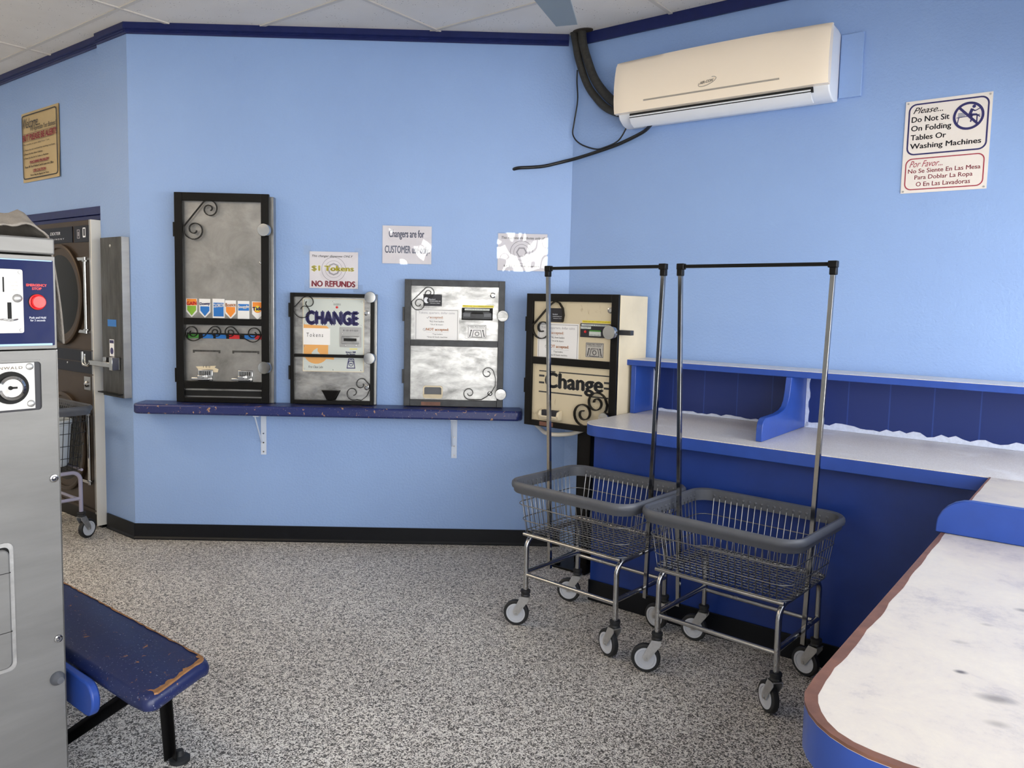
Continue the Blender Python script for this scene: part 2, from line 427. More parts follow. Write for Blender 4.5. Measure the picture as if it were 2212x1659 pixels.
# ------------------------------------------------------------------ room
HC = 3.293
struct(G, 'floor', MB().box(-9, 8, -8, 9, -.1, 0), 'floor')
struct(RF, 'ceiling', MB().box(-7.2, 3.6, -7.6, .9, HC, HC + .12), 'ceiling')
g = MB()
a = -3.37 - 1.32 * 3
kA = Q.dot(nA); kB = Q.dot(nB)
for k in range(-1, 12):                      # lines running along the room (constant B coordinate)
    t = (-(2.325 + .66 * (k - 6)) - kB)
    if -.2 < t < 7.4: g.box(-7, 3.5, -t - .012, -t + .012, HC - .006, HC + .01)
for k in range(-6, 5):
    s_ = (-(2.12 + 1.32 * k) - kA)
    if -7 < s_ < 3.4: g.box(s_ - .012, s_ + .012, -7.3, .1, HC - .008, HC + .01)
struct(RF, 'trim_1', g, 'tee')
struct(RF, 'wall_right', MB().box(0, 3.75, 0, .2, 0, HC + .05), 'wall')
struct(BF, 'wall_back', MB().prism([(0, 0), (2.815, 0), (2.93, .2), (.09, .2)], 0, HC + .05, 'z'), 'wall')
struct(LF, 'wall_left', MB().prism([(0, 0), (.1, .2), (-.395, .2), (-.395, 0)], 0, HC + .05, 'z').box(-5.2, -.395, .025, .2, 2.11, HC + .05).box(-5.2, -1.4, .03, .2, 0, 2.11), 'wall')
def moulding(t0=.0):
    return [(-t0, HC), (-t0 - .024, HC), (-t0 - .024, HC - .036), (-t0 - .016, HC - .040), (-t0 - .018, HC - .046), (-t0 - .012, HC - .050), (-t0 - .014, HC - .058), (-t0 - .008, HC - .066), (-t0, HC - .066)]
struct(BF, 'trim_2', MB().prism(moulding(), -.012, 2.77, 'x'), 'trim', smooth=20)
struct(LF, 'trim_3', MB().prism(moulding(), -.38, .012, 'x'), 'trim', smooth=20)
struct(LF, 'trim_4', MB().prism(moulding(-.025), -5.1, -.38, 'x'), 'trim', smooth=20)
struct(RF, 'trim_5', MB().prism([(0, HC), (-.02, HC), (-.02, HC - .068), (0, HC - .068)], .055, 3.4, 'x'), 'trim', bevel=.002)
struct(LF, 'trim_6', MB().box(-5.1, -.395, -.0, .03, 2.135, 2.19).box(-5.1, -.395, .006, .03, 2.10, 2.133), 'trim', bevel=.004)
bb = [(-.002, .105), (-.009, .105), (-.010, .02), (-.016, .008), (-.016, 0), (-.002, 0)]
struct(BF, 'baseboard_back', MB().prism(bb, -.006, 2.80, 'x'), 'baseboard', smooth=20)
struct(LF, 'baseboard_left', MB().prism(bb, -.375, .006, 'x'), 'baseboard', smooth=20)
# storefront wall with windows, behind and to the right of the viewer
WS = 3.42
W0, W1 = .38, 2.55
spans = [(.22, 2.2), (2.35, 4.5), (4.65, 7.0)]
fw_ = MB().box(WS, WS + .2, -7.4, .2, 0, W0).box(WS, WS + .2, -7.4, .2, W1, HC + .05)
edges = [0 - .2] + [v for sp_ in spans for v in sp_] + [7.4]
for i in range(0, len(edges), 2): fw_.box(WS, WS + .2, -edges[i + 1], -edges[i], W0, W1)
struct(RF, 'wall_front', fw_, 'wall2')
for i, (t0, t1) in enumerate(spans):
    wm = MB(); tm = (t0 + t1) / 2
    wm.box(WS + .05, WS + .1, -t1, -t1 + .05, W0, W1).box(WS + .05, WS + .1, -t0 - .05, -t0, W0, W1).box(WS + .05, WS + .1, -t1, -t0, W0, W0 + .05).box(WS + .05, WS + .1, -t1, -t0, W1 - .05, W1)
    wm.box(WS + .05, WS + .1, -tm - .025, -tm + .025, W0, W1)
    wobj = struct(RF, 'window_%d' % (i + 1), wm, 'windowframe')
    struct(RF, 'pane', MB().box(WS + .07, WS + .076, -t1 + .05, -t0 - .05, W0 + .05, W1 - .05), 'glass', parent=wobj)
    pl = bpy.data.lights.new('daylight_portal', 'AREA'); pl.shape = 'RECTANGLE'; pl.size = t1 - t0; pl.size_y = W1 - W0
    po = bpy.data.objects.new('daylight_portal', pl); COL.objects.link(po); po.location = ST(WS + .15, tm, (W0 + W1) / 2)
    po.rotation_euler = (pi / 2, 0, TH + pi / 2); pl.cycles.is_portal = True
struct(RF, 'wall_rear', MB().box(-7.2, WS + .2, -7.6, -7.4, 0, HC + .05), 'wall2')
struct(RF, 'wall_far', MB().box(-7.3, -7.1, -7.5, -1.0, 0, HC + .05), 'wall2')
for i, (s_, t_) in enumerate(((.08, 6.1), (-2.56, 6.1), (-5.2, 6.1), (-2.56, 4.12), (-5.2, 4.12))):  # unseen troffers added as interior fill to brighten the room
    th_ = Thing(RF, 'fill_troffer', 'unseen fill light in troffer form, added in the tile ceiling', 'fill light', (s_, -t_, HC - .03), 'added fill lights in the ceiling')
    th_.part('housing', MB().ring(rr(s_ - .63, s_ + .63, -t_ - .31, -t_ + .31, .01, 2), rr(s_ - .6, s_ + .6, -t_ - .28, -t_ + .28, .01, 2), HC - .03, HC - .001, 'z'), 'tee')
    th_.part('diffuser', MB().box(s_ - .6, s_ + .6, -t_ - .28, -t_ + .28, HC - .022, HC - .016), 'fill_lamp')
# ------------------------------------------------------------------ folding counter along the right wall
CT = .98; CTH = .062
def counter_outline():
    o = [(3.38, 0), (.60, 0)]
    o += [(.60, -.55)]
    for k in range(7):
        a = radians(180 + 90 * k / 6); o.append((.72 + .12 * cos(a), -.66 + .12 * sin(a)))
    o += [(2.465, -.78), (3.38, -.78)]
    return o
th = Thing(RF, 'folding_counter', 'long blue fronted folding counter with worn grey laminate top under the wall shelf', 'counter', (.6, 0, 0))
th.part('countertop', MB().prism(counter_outline(), CT - .004, CT, 'z'), 'laminate')
th.part('edge_band', MB().prism(counter_outline(), CT - CTH, CT - .004, 'z'), 'counterblue', bevel=.003)
th.part('front_panel', MB().box(.64, 3.36, -.68, -.65, .10, CT - CTH), 'navy')
th.part('side_panel', MB().box(.64, .67, -.65, -.02, 0, CT - CTH), 'navy')
th.part('kick_board', MB().box(.635, 2.62, -.69, -.68, 0, .115), 'baseboard', bevel=.002)
# return counter towards the viewer
def ret_outline(d=0, y1=-.784):
    o = [(3.38, y1), (2.462 + d, y1), (2.428 + d, -2.90)]
    for k in range(1, 8):
        a = radians(180 + 90 * k / 8); o.append((2.428 + .16 + (.16 - d) * cos(a), -2.93 + (.16 - d) * sin(a)))
    o += [(2.60, -3.09 + d), (3.38, -3.06 + d)]
    return o
th = Thing(RF, 'folding_counter', 'white worn peninsula folding counter with rounded corner and blue edge in the foreground', 'counter', (2.46, -1.9, 0))
th.part('countertop', MB().prism(ret_outline(), CT - .006, CT, 'z'), 'laminate2')
th.part('edge_band', MB().prism(ret_outline(), CT - .075, CT - .006, 'z'), 'counterblue')
oo = ret_outline(); random.seed(3)
def dense(o, n):
    out = []
    for i in range(len(o) - 1):
        L = hypot(o[i + 1][0] - o[i][0], o[i + 1][1] - o[i][1]); k = max(1, int(L / n))
        out += [(o[i][0] + (o[i + 1][0] - o[i][0]) * j / k, o[i][1] + (o[i + 1][1] - o[i][1]) * j / k) for j in range(k)]
    return out + [o[-1]]
path = dense(oo[1:], .03); cen = (3.0, -1.9); strip_o = []; strip_i = []
for i, p in enumerate(path):
    a = path[max(0, i - 1)]; b = path[min(len(path) - 1, i + 1)]; dx, dy = b[0] - a[0], b[1] - a[1]; L = hypot(dx, dy)
    nx, ny = -dy / L, dx / L
    if nx * (cen[0] - p[0]) + ny * (cen[1] - p[1]) < 0: nx, ny = -nx, -ny
    wdt = (.006 + .013 * min(1, max(0, (-p[1] - 1.2) / 1.4))) * (1 + .10 * sin(i * .9) + random.uniform(-.06, .06)) * (.75 if p[1] < -3.05 else 1)
    strip_o.append((p[0] - nx * .0005, p[1] - ny * .0005)); strip_i.append((p[0] + nx * wdt, p[1] + ny * wdt))
mb = MB(); n_ = len(path)
mb.add([(p[0], p[1], CT + .0005) for p in strip_o] + [(p[0], p[1], CT + .0005) for p in strip_i] + [(p[0], p[1], CT - .005) for p in strip_o] + [(p[0], p[1], CT - .0005) for p in strip_i],
       [(i, i + 1, n_ + i + 1, n_ + i) for i in range(n_ - 1)] + [(2 * n_ + i, 2 * n_ + i + 1, i + 1, i) for i in range(n_ - 1)] + [(3 * n_ + i, 3 * n_ + i + 1, 2 * n_ + i + 1, 2 * n_ + i) for i in range(n_ - 1)])
th.part('worn_edge', mb, 'brownedge', label='brown worn laminate margin')
th.part('support_panel', MB().box(2.62, 2.65, -2.95, -.70, 0, CT - .075).box(2.62, 3.36, -2.95, -2.92, 0, CT - .075), 'navy')
dv = [(2.432, CT), (2.432, CT + .02)] + [(2.432 + .085 - .085 * cos(radians(a)), CT + .02 + .08 * sin(radians(a))) for a in range(15, 91, 15)] + [(3.36, CT + .10), (3.36, CT)]
single(RF, 'counter_divider', MB().prism([(p_[0], p_[1] + .0008) for p_ in dv], -1.765, -1.735), 'counterblue', 'low blue divider board standing across the white peninsula counter', 'divider', (2.9, -1.75, CT), bevel=.003)
# riser shelf above the counter
SH = 1.295
th = Thing(RF, 'wall_shelf', 'long blue riser shelf with pale top fixed above the grey counter', 'shelf', (.57, 0, CT))
th.part('shelf_board', MB().box(.565, 3.38, -.25, -.001, SH - .034, SH - .002), 'counterblue', bevel=.002)
th.part('shelf_top', MB().box(.566, 3.38, -.249, -.001, SH - .002, SH), 'laminate')
th.part('back_panel', MB().box(.64, 3.38, -.012, -.001, CT, SH - .034), 'plank')
th.part('end_bracket', MB().box(.605, .635, -.235, -.001, CT + .001, SH - .034), 'counterblue', bevel=.002)
def divpts(fr=.655):
    p = [(-.001, CT + .001), (-fr, CT + .001), (-fr, CT + .06)]
    p += [(-fr + .05 - .05 * cos(radians(a)), CT + .06 + .05 * sin(radians(a))) for a in range(20, 91, 14)]
    p += [(-.44, CT + .112), (-.36, CT + .122), (-.32, CT + .138), (-.293, CT + .165), (-.278, CT + .205), (-.262, SH - .034), (-.001, SH - .034)]
    return p
th.part('divider', MB().prism(divpts(), 1.505, 1.535, 'x'), 'counterblue', bevel=.003)
random.seed(11); mb = MB()
def jag(s0, s1, base, h, n):
    pts = [(s0, base)] + [(s0 + (s1 - s0) * i / n, base + h * random.uniform(.5, 1.25)) for i in range(n + 1)] + [(s1, base)]
    return pts
mb.prism(jag(.64, 1.50, CT + .001, .016, 30), -.0145, -.012).prism(jag(1.54, 3.37, CT + .001, .030, 60), -.0145, -.012)
mb.prism([(.636, CT)] + [(.636 + random.uniform(.008, .02), CT + .012 + i * .024) for i in range(10)] + [(.636, SH - .06)], -.0145, -.012)
mb.prism([(1.536, CT)] + [(1.536 + random.uniform(.012, .022), CT + .012 + i * .025) for i in range(11)] + [(1.536, SH - .04)], -.0145, -.012)
th.part('paint_gap', mb, 'whitepaint', label='ragged unpainted white line')
# ------------------------------------------------------------------ air conditioner
AX0, AX1 = .408, 1.612
th = Thing(RF, 'air_conditioner', 'ivory split air conditioner high on the right wall', 'air conditioner', (1.0, 0, 2.67))
def acprof(fr):
    return [(-.001, 3.0), (-.05, 3.01), (-.15, 3.012), (-.16, 2.99), (-.165, 2.72), (-.15, 2.69), (-.11, 2.665), (-.06, 2.655), (-.001, 2.665)]
th.part('casing', MB().prism(acprof(0), AX0 + .012, AX1 - .004, 'x'), 'acwhite', bevel=.006, label='cool white lower casing')
n = 40; mb = MB(); rows = []
prof = [(.150, 3.012), (.172, 3.010), (.190, 2.985), (.204, 2.93), (.212, 2.87), (.212, 2.80), (.206, 2.745), (.198, 2.718), (.165, 2.716)]
for i in range(n + 1):
    x_ = AX0 + (AX1 - AX0) * i / n; ed = min(1, min(x_ - AX0, AX1 - x_) / .05); k = .86 + .14 * (1 - (1 - ed) ** 2)
    sag = .010 * (1 - ((2 * i / n - 1) ** 2)); rows.append([(x_, -(.15 + (p[0] - .15) * k), p[1] + (sag * (p[1] - 2.85) / .16 if p[1] > 2.85 else 0)) for p in prof])
V = [v for r_ in rows for v in r_]; pn = len(prof)
mb.add(V, [(i * pn + j, (i + 1) * pn + j, (i + 1) * pn + j + 1, i * pn + j + 1) for i in range(n) for j in range(pn - 1)] + [tuple(range(pn))[::-1], tuple(range(n * pn, n * pn + pn))] + [((i + 1) * pn, i * pn, i * pn + pn - 1, (i + 1) * pn + pn - 1) for i in range(n)])
fp = th.part('front_cover', mb, 'acplastic', smooth=50)
th.part('vent_slot', MB().box(AX0 + .09, AX1 - .08, -.169, -.140, 2.690, 2.714), 'groove')
th.part('louvre', MB().prism([(-.172, 2.700), (-.168, 2.704), (-.140, 2.668), (-.105, 2.652), (-.109, 2.646), (-.150, 2.660)], AX0 + .09, AX1 - .09, 'x'), 'acwhite', smooth=60, label='hinged air louvre')
th.part('accent_strip', MB().box(.606, 1.375, -.2115, -.2, 2.764, 2.772), 'greyprint', parent=fp)
mb = MB(); cxx, czz = .988, 2.812
arc = [(cxx + .05 * cos(radians(a)), czz + .018 * sin(radians(a)) + .25 * .05 * cos(radians(a))) for a in range(60, -215, -12)]
mb.ribbon(arc, -.2145, -.211, .003); th.part('logo_ring', mb, 'greyprint', parent=fp)
text(th, 'logo_lettering', 'greyprint', -.2145, [('AIR-CON', .946, 2.802, 1.022, 2.816, dict(b=.01, sh=.3, slope=.1))], parent=fp, th=.003)
text(th, 'rating_lettering', 'inkgrey', -.1135, [('MODEL 220V 60Hz', .80, 2.6625, .90, 2.6695), ('R410A', .91, 2.6625, .935, 2.6695), ('INVERTER', 1.62 - .67, 2.6625, 1.0, 2.6695)], th=.004)
single(RF, 'cover_plate', MB().box(1.6135, 1.722, -.014, -.001, 2.678, 2.992), 'wall', 'blue painted cover plate on the wall right of the air conditioner', 'plate', (1.66, 0, 2.68), bevel=.002)
def pipe(name, pts, r, mat, label, k=6, n=12, rib=False, cat='pipe', group=None):
    sp = smooth_path(pts, k)
    rr2 = r if not rib else [r * (1 + .10 * ((i % 2) * 2 - 1)) for i in range(len(sp))]
    return single(G, name, MB().tube(sp, rr2, n), mat, label, cat, sp[0], group, smooth=60)
R3 = lambda s, z, t: ST(s, t, z)
pipe('insulated_pipe', [R3(.015, 3.30, .05), R3(.035, 3.22, .05), R3(.06, 3.12, .05), R3(.12, 2.97, .045), R3(.20, 2.865, .045), R3(.29, 2.79, .06), R3(.43, 2.73, .08)], .023, 'pipe', 'black insulated pipe nearer the corner, running from ceiling to air conditioner')
pipe('insulated_pipe', [R3(.075, 3.30, .05), R3(.085, 3.22, .05), R3(.115, 3.13, .05), R3(.17, 3.0, .045), R3(.245, 2.90, .045), R3(.34, 2.82, .06), R3(.43, 2.79, .08)], .027, 'pipe', 'thicker black insulated pipe, the upper one, running from ceiling to air conditioner')
single(RF, 'pipe_hole', MB().prism(circ(.085, -.055, .07, 18, .045), HC - .004, HC + .002, 'z'), 'stain', 'dark ragged hole in the ceiling where the pipes enter', 'hole', (.085, -.055, HC))
bwp = lambda u, z, t: BF.w((u, -t, z))
pipe('drain_hose', [R3(.60, 2.66, .09), R3(.52, 2.632, .04), R3(.364, 2.585, .03), R3(.224, 2.555, .03), R3(.06, 2.525, .035), bwp(2.76, 2.508, .03), bwp(2.64, 2.478, .025), bwp(2.551, 2.468, .02), bwp(2.47, 2.462, .02), bwp(2.43, 2.455, -.02)], .0105, 'hose', 'black drain hose curving from air conditioner to a hole in the back wall', cat='hose', k=10)
pipe('thin_cable', [R3(.037, 3.07, .03), R3(.03, 3.003, .02), R3(.039, 2.886, .02), R3(.018, 2.753, .02), R3(.012, 2.676, .02), R3(.069, 2.614, .02), R3(.177, 2.572, .02), R3(.258, 2.568, .045), R3(.358, 2.60, .045), R3(.42, 2.68, .05)], .0045, 'hose', 'thin black cable looping below the insulated pipes', cat='cable', n=8)
# ------------------------------------------------------------------ wall signs
th = Thing(RF, 'wall_sign', 'white folding table warning sign in English and Spanish on the right wall', 'sign', (2.11, -.001, 2.18))
th.part('board', MB().box(1.93, 2.292, -.005, -.001, 2.181, 2.619), 'signwhite')
th.part('border', MB().ring(rr(1.944, 2.281, 2.361, 2.605, .035), rr(1.951, 2.274, 2.368, 2.598, .029), -.0056, -.005), 'inknavy', label='dark navy border')
th.part('border', MB().ring(rr(1.944, 2.277, 2.195, 2.346, .03), rr(1.949, 2.272, 2.200, 2.341, .026), -.0056, -.005), 'inkred', label='dark red border')
text(th, 'lettering', 'ink', -.0056, [('Please...', 1.965, 2.558, 2.092, 2.586, dict(sh=.45, b=.004)), ('Do Not Sit', 1.960, 2.517, 2.120, 2.543, dict(b=.012)), ('On Folding', 1.960, 2.468, 2.130, 2.501, dict(b=.012)), ('Tables Or', 1.960, 2.433, 2.111, 2.458, dict(b=.012)), ('Washing Machines', 1.960, 2.384, 2.257, 2.416, dict(b=.012))], label='black English lettering')
text(th, 'lettering', 'inkred', -.0056, [('Por Favor...', 1.962, 2.303, 2.105, 2.333, dict(sh=.45)), ('No Se Siente En Las Mesa', 1.958, 2.275, 2.262, 2.295, dict(b=.006)), ('Para Doblar La Ropa', 1.988, 2.238, 2.232, 2.264, dict(b=.006)), ('O En Las Lavadoras', 1.996, 2.211, 2.224, 2.232, dict(b=.006))], label='red Spanish lettering')
mb = MB().ring(circ(2.199, 2.521, .064, 40), circ(2.199, 2.521, .053, 40), -.0062, -.005)
def bar(mb, x0, z0, x1, z1, w, y0, y1):
    L = hypot(x1 - x0, z1 - z0); nx, nz = -(z1 - z0) / L * w / 2, (x1 - x0) / L * w / 2
    return mb.prism([(x0 + nx, z0 + nz), (x1 + nx, z1 + nz), (x1 - nx, z1 - nz), (x0 - nx, z0 - nz)], y0, y1)
bar(mb, 2.160, 2.561, 2.238, 2.481, .011, -.0062, -.005)
mb.prism(circ(2.2195, 2.5615, .0075, 16), -.0060, -.005)
for q in ((2.213, 2.552, 2.203, 2.524, .013), (2.212, 2.547, 2.226, 2.541, .006), (2.226, 2.541, 2.246, 2.552, .004), (2.203, 2.526, 2.233, 2.523, .009), (2.214, 2.524, 2.209, 2.492, .006), (2.233, 2.523, 2.246, 2.512, .005), (2.150, 2.516, 2.246, 2.522, .003), (2.160, 2.517, 2.155, 2.489, .004), (2.234, 2.521, 2.234, 2.492, .005)):
    bar(mb, *q, -.0058, -.005)
th.part('pictogram', mb, 'inknavy', label='navy no sitting pictogram')
mb = MB()
for k in range(6): mb.box(2.156, 2.186, -.0058, -.005, 2.5185 + k * .0033, 2.5205 + k * .0033)
th.part('pictogram_laundry', mb, 'inkgrey')
for p in ((1.941, 2.609), (2.281, 2.609), (1.941, 2.190), (2.281, 2.190)): th.part('screw', MB().cyl((p[0], -.0075, p[1]), (p[0], -.004, p[1]), .0045, n=12), 'galv')
# welcome sign (far left): x = -a
th = Thing(LF, 'wall_sign', 'yellowed welcome sign with black and red lettering on the left wall', 'sign', (-1.35, 0, 2.44))
n = 14; mb = MB(); rows = []
for i in range(n + 1):
    for j in range(n + 1):
        fx = i / n; fz = j / n; x_ = -1.672 + .642 * fx; z_ = 2.438 + .513 * fz
        lift = .006 + .006 * max(0, fx - .6) * max(0, .55 - fz) * 4 + .001 * sin(fz * 9)
        rows.append((x_, .025 - .001 - lift, z_))
N1 = n + 1
fs = [(i * N1 + j, (i + 1) * N1 + j, (i + 1) * N1 + j + 1, i * N1 + j + 1) for i in range(n) for j in range(n)]
mb.add(rows, fs).add([(a_, b_ + .004, c_) for a_, b_, c_ in rows], [f[::-1] for f in fs])
th.part('board', mb, 'signcream', smooth=60)
yy = .0225
th.part('border', MB().ring(rr(-1.655, -1.047, 2.458, 2.932, .03), rr(-1.643, -1.059, 2.465, 2.925, .024), yy - .012, yy - .0115), 'ink')
Y = yy - .012
text(th, 'lettering', 'ink', Y, [('Welcome...', -1.635, 2.835, -1.333, 2.905, dict(sh=.5)), ('We Appreciate Your Business!', -1.50, 2.795, -1.06, 2.840, dict(sh=.4)),
    ('This laundry is open daily from 7 am', -1.643, 2.706, -1.18, 2.720, {}), ('1) Please do not overload the washing machines', -1.635, 2.664, -1.09, 2.680, {}), ('2) Please Do Not Allow Children', -1.635, 2.634, -1.30, 2.650, dict(b=.004)), ('3) Please Do Not Sit On Tables or Machines', -1.635, 2.604, -1.20, 2.620, dict(b=.004)),
    ('Please Fill Out A Refund Card & Leave It In Office', -1.615, 2.540, -1.12, 2.556, dict(b=.006)), ('Floors May Be Slippery At Times', -1.52, 2.474, -1.20, 2.490, dict(b=.006))], label='black lettering')
text(th, 'lettering', 'inkred', Y, [('BUT PLEASE BE ALERT!', -1.644, 2.742, -1.062, 2.786, dict(b=.02)), ('MACHINE PROBLEM', -1.525, 2.570, -1.20, 2.590, dict(b=.02)), ('USE CAUTION', -1.47, 2.504, -1.254, 2.524, dict(b=.02))], label='dark red lettering')
th.part('rule', MB().box(-1.64, -1.06, Y, Y + .0004, 2.791, 2.793).box(-1.525, -1.20, Y, Y + .0004, 2.565, 2.567).box(-1.47, -1.254, Y, Y + .0004, 2.499, 2.501).box(-1.64, -1.10, Y, Y + .0004, 2.735, 2.737), 'ink')
# laminated notices on the back wall
def notice(label, x0, x1, z0, z1, tapes=()):
    th = Thing(BF, 'paper_notice', label, 'notice', ((x0 + x1) / 2, -.001, z0))
    th.part('sheet', MB().box(x0, x1, -.0022, -.001, z0, z1), 'paper')
    n = 16; vs = []
    random.seed(int(x0 * 100)); ph = [random.uniform(0, 6) for _ in range(4)]
    for i in range(n + 1):
        for j in range(n + 1):
            fx, fz = i / n, j / n
            vs.append((x0 - .006 + (x1 - x0 + .012) * fx, -.0052 - .0022 * sin(fx * 7 + ph[0]) * sin(fz * 6 + ph[1]) - .0012 * sin(fx * 13 + ph[2]) * cos(fz * 3 + ph[3]), z0 - .006 + (z1 - z0 + .012) * fz))
    th.part('plastic_sleeve', MB().add(vs, [(i * (n + 1) + j, (i + 1) * (n + 1) + j, (i + 1) * (n + 1) + j + 1, i * (n + 1) + j + 1) for i in range(n) for j in range(n)]), 'film', smooth=80, label='clear wavy plastic cover')
    for (tx, tz, tw, tz2) in tapes:
        n = 5; vs = [(tx + tw * i / n, -.0015 - .002 * ((i + j) % 2), tz + tz2 * j / n) for i in range(n + 1) for j in range(n + 1)]
        th.part('tape', MB().add(vs, [(i * (n + 1) + j, (i + 1) * (n + 1) + j, (i + 1) * (n + 1) + j + 1, i * (n + 1) + j + 1) for i in range(n) for j in range(n)]), 'film', smooth=80, label='crinkled clear tape')
    return th
th = notice('laminated no refunds notice above the left change machine', 1.143, 1.453, 1.673, 1.907, ((1.105, 1.885, .045, .06), (1.43, 1.89, .05, .045), (1.11, 1.655, .03, .07), (1.425, 1.65, .06, .05)))
yn = -.0026
text(th, 'lettering', 'ink', yn, [('This changer dispenses ONLY', 1.158, 1.868, 1.42, 1.886, dict(sh=.3, b=.008))], label='black italic line')
text(th, 'lettering', 'inkyellow', yn - .0003, [('$1 Tokens', 1.158, 1.780, 1.425, 1.817, dict(b=.03))], label='yellow lettering')
text(th, 'lettering', 'inkred', yn, [('NO REFUNDS', 1.158, 1.684, 1.434, 1.720, dict(b=.03))], label='dark red lettering')
th.part('coin_print', MB().ring(circ(1.297, 1.796, .078, 40), circ(1.297, 1.796, .075, 40), yn, yn + .0003).ring(circ(1.297, 1.796, .055, 40), circ(1.297, 1.796, .053, 40), yn, yn + .0003).ring(circ(1.297, 1.796, .040, 8), circ(1.297, 1.796, .030, 8), yn, yn + .0003), 'inkpale')
th = notice('laminated customer use notice, highest on the back wall', 1.609, 1.923, 1.842, 2.082)
text(th, 'lettering', 'inkgrey', yn, [('Changers are for', 1.650, 1.995, 1.875, 2.056, dict(b=.02)), ('CUSTOMER use only.', 1.625, 1.895, 1.910, 1.955, dict(b=.02))])
th = notice('laminated tokens and quarters notice nearest the room corner', 2.350, 2.667, 1.814, 2.050)
text(th, 'lettering', 'ink', yn, [('This machine distributes only of', 2.372, 2.010, 2.650, 2.032, dict(sh=.2, b=.006)), ('$1 TOKENS & quarters', 2.390, 1.834, 2.620, 1.850, dict(b=.012))], label='black lettering')
th.part('coin_print', MB().ring(circ(2.503, 1.932, .075, 40), circ(2.503, 1.932, .071, 40), yn, yn + .0003).ring(circ(2.503, 1.932, .052, 40), circ(2.503, 1.932, .049, 40), yn, yn + .0003).ring(circ(2.503, 1.932, .036, 6), circ(2.503, 1.932, .026, 6), yn, yn + .0003), 'inkpale')
# ------------------------------------------------------------------ narrow wall shelf
th = Thing(BF, 'wall_shelf', 'narrow navy ledge with chipped paint under the vending machines', 'shelf', (1.2, 0, .86))
def ledge():
    o = [(.075, 0), (.075, -.10)] + [(.075 + .06 - .06 * cos(radians(a)), -.14 - .06 * sin(radians(a))) for a in range(15, 91, 15)]
    return o + [(2.50, -.20), (2.528, -.17), (2.528, 0)]
th.part('board', MB().prism(ledge(), .862, .925, 'z'), 'shelfpaint', bevel=.012)
def brk(u, w):
    b_ = th.part('bracket', MB().box(u - w / 2, u + w / 2, -.006, -.001, .58, .86).box(u - w / 2, u + w / 2, -.17, -.001, .853, .861), 'tubewhite', bevel=.001)
    th.part('strut', MB().tube([(u - .012, -.006, .66), (u - .012, -.15, .855)], .005, 6), 'tubewhite', parent=b_)
    for z_ in (.60, .66, .72): th.part('screw', MB().cyl((u, -.009, z_), (u, -.005, z_), .005, n=10), 'chrome', parent=b_)
brk(.845, .036); brk(2.09, .036)
# ------------------------------------------------------------------ scroll work, locks
def spiral(c, R, a0, d, turns, end, n=30):
    return [(c[0] + R * (1 - (1 - end) * (k / n)) * cos(radians(a0) + d * 2 * pi * turns * k / n), c[1] + R * (1 - (1 - end) * (k / n)) * sin(radians(a0) + d * 2 * pi * turns * k / n)) for k in range(n + 1)]
def scroll(c1, R1, a1, d1, c2, R2, a2, d2, t1=1.5, t2=1.5, end=.22, mid=()):
    return spiral(c1, R1, a1, d1, t1, end)[::-1] + list(mid) + spiral(c2, R2, a2, d2, t2, end)
def puck(th, par, x, z, y, r=.041, face='chrome'):
    p = th.part('puck_lock', MB().lathe((x, y, z), (0, -1, 0), [(r * .9, 0), (r, .004), (r, .024), (r * .93, .030), (r * .3, .031), (.001, .031)], 28), face, parent=par, label='round chrome puck lock')
def screws(th, pts, y, mat='chrome', parent=None, r=.004, name='screw'):
    for p in pts: th.part(name, MB().lathe((p[0], y, p[1]), (0, -1, 0), [(r, 0), (r * .8, .0015), (.0005, .002)], 10), mat, parent=parent)
def keylock(th, x, z, y, r=.016):
    p = th.part('key_lock', MB().lathe((x, y, z), (0, -1, 0), [(r, 0), (r, .003), (r * .6, .005), (r * .55, .003), (.0005, .003)], 20), 'chrome')
    return p
def gate(th, x0, x1, z0, z1, w, y0, y1, mids, mat, hinges, wb=None):
    wb = wb or w
    mb = MB().box(x0, x0 + w, y1, y0, z0, z1).box(x1 - w, x1, y1, y0, z0, z1).box(x0 + w, x1 - w, y1, y0, z1 - w, z1).box(x0 + w, x1 - w, y1, y0, z0, z0 + wb)
    for (a_, b_) in mids: mb.box(x0 + w, x1 - w, y1, y0, a_, b_)
    gt = th.part('security_gate', mb, mat, bevel=.002)
    for hz in hinges: th.part('hinge', MB().cyl((x0 - .006, (y0 + y1) / 2, hz - .045), (x0 - .006, (y0 + y1) / 2, hz + .045), .007, n=10), mat, parent=gt)
    return gt
# ---- laundry product vendor
th = Thing(BF, 'detergent_vendor', 'tall steel detergent vending machine behind a black gate, leftmost on the ledge', 'vending machine', (.61, 0, .925))
th.part('cabinet', MB().box(.322, .928, -.052, -.001, .926, 2.238), 'steel', bevel=.003)
th.part('face_panel', MB().box(.362, .870, -.058, -.052, 1.06, 2.21), 'vendsteel')
th.part('delivery_slot', MB().box(.362, .866, -.0600, -.0585, .966, 1.005), 'groove')
th.part('slot_flap', MB().box(.364, .864, -.066, -.056, 1.003, 1.018), 'brightsteel')
gt = gate(th, .317, .908, .928, 2.25, .050, -.066, -.088, ((1.424, 1.466), (1.016, 1.063)), 'black', (2.02, 1.10), wb=.030)
sc = scroll((.535, 2.150), .058, 125, -1, (.440, 2.020), .070, 165, 1, end=.2)
th.part('scroll', MB().ribbon(sc, -.086, -.070, .005), 'iron', parent=gt)
sc = scroll((.567, 1.378), .040, 150, -1, (.420, 1.372), .055, -50, -1, end=.25, mid=((.50, 1.355),))
th.part('scroll', MB().ribbon(sc, -.086, -.072, .005), 'iron', parent=gt)
th.part('scroll', MB().ribbon([(1.226 - p[0], p[1]) for p in sc], -.086, -.072, .005), 'iron', parent=gt)
puck(th, gt, .883, 2.026, -.088); puck(th, gt, .882, 1.16, -.088)
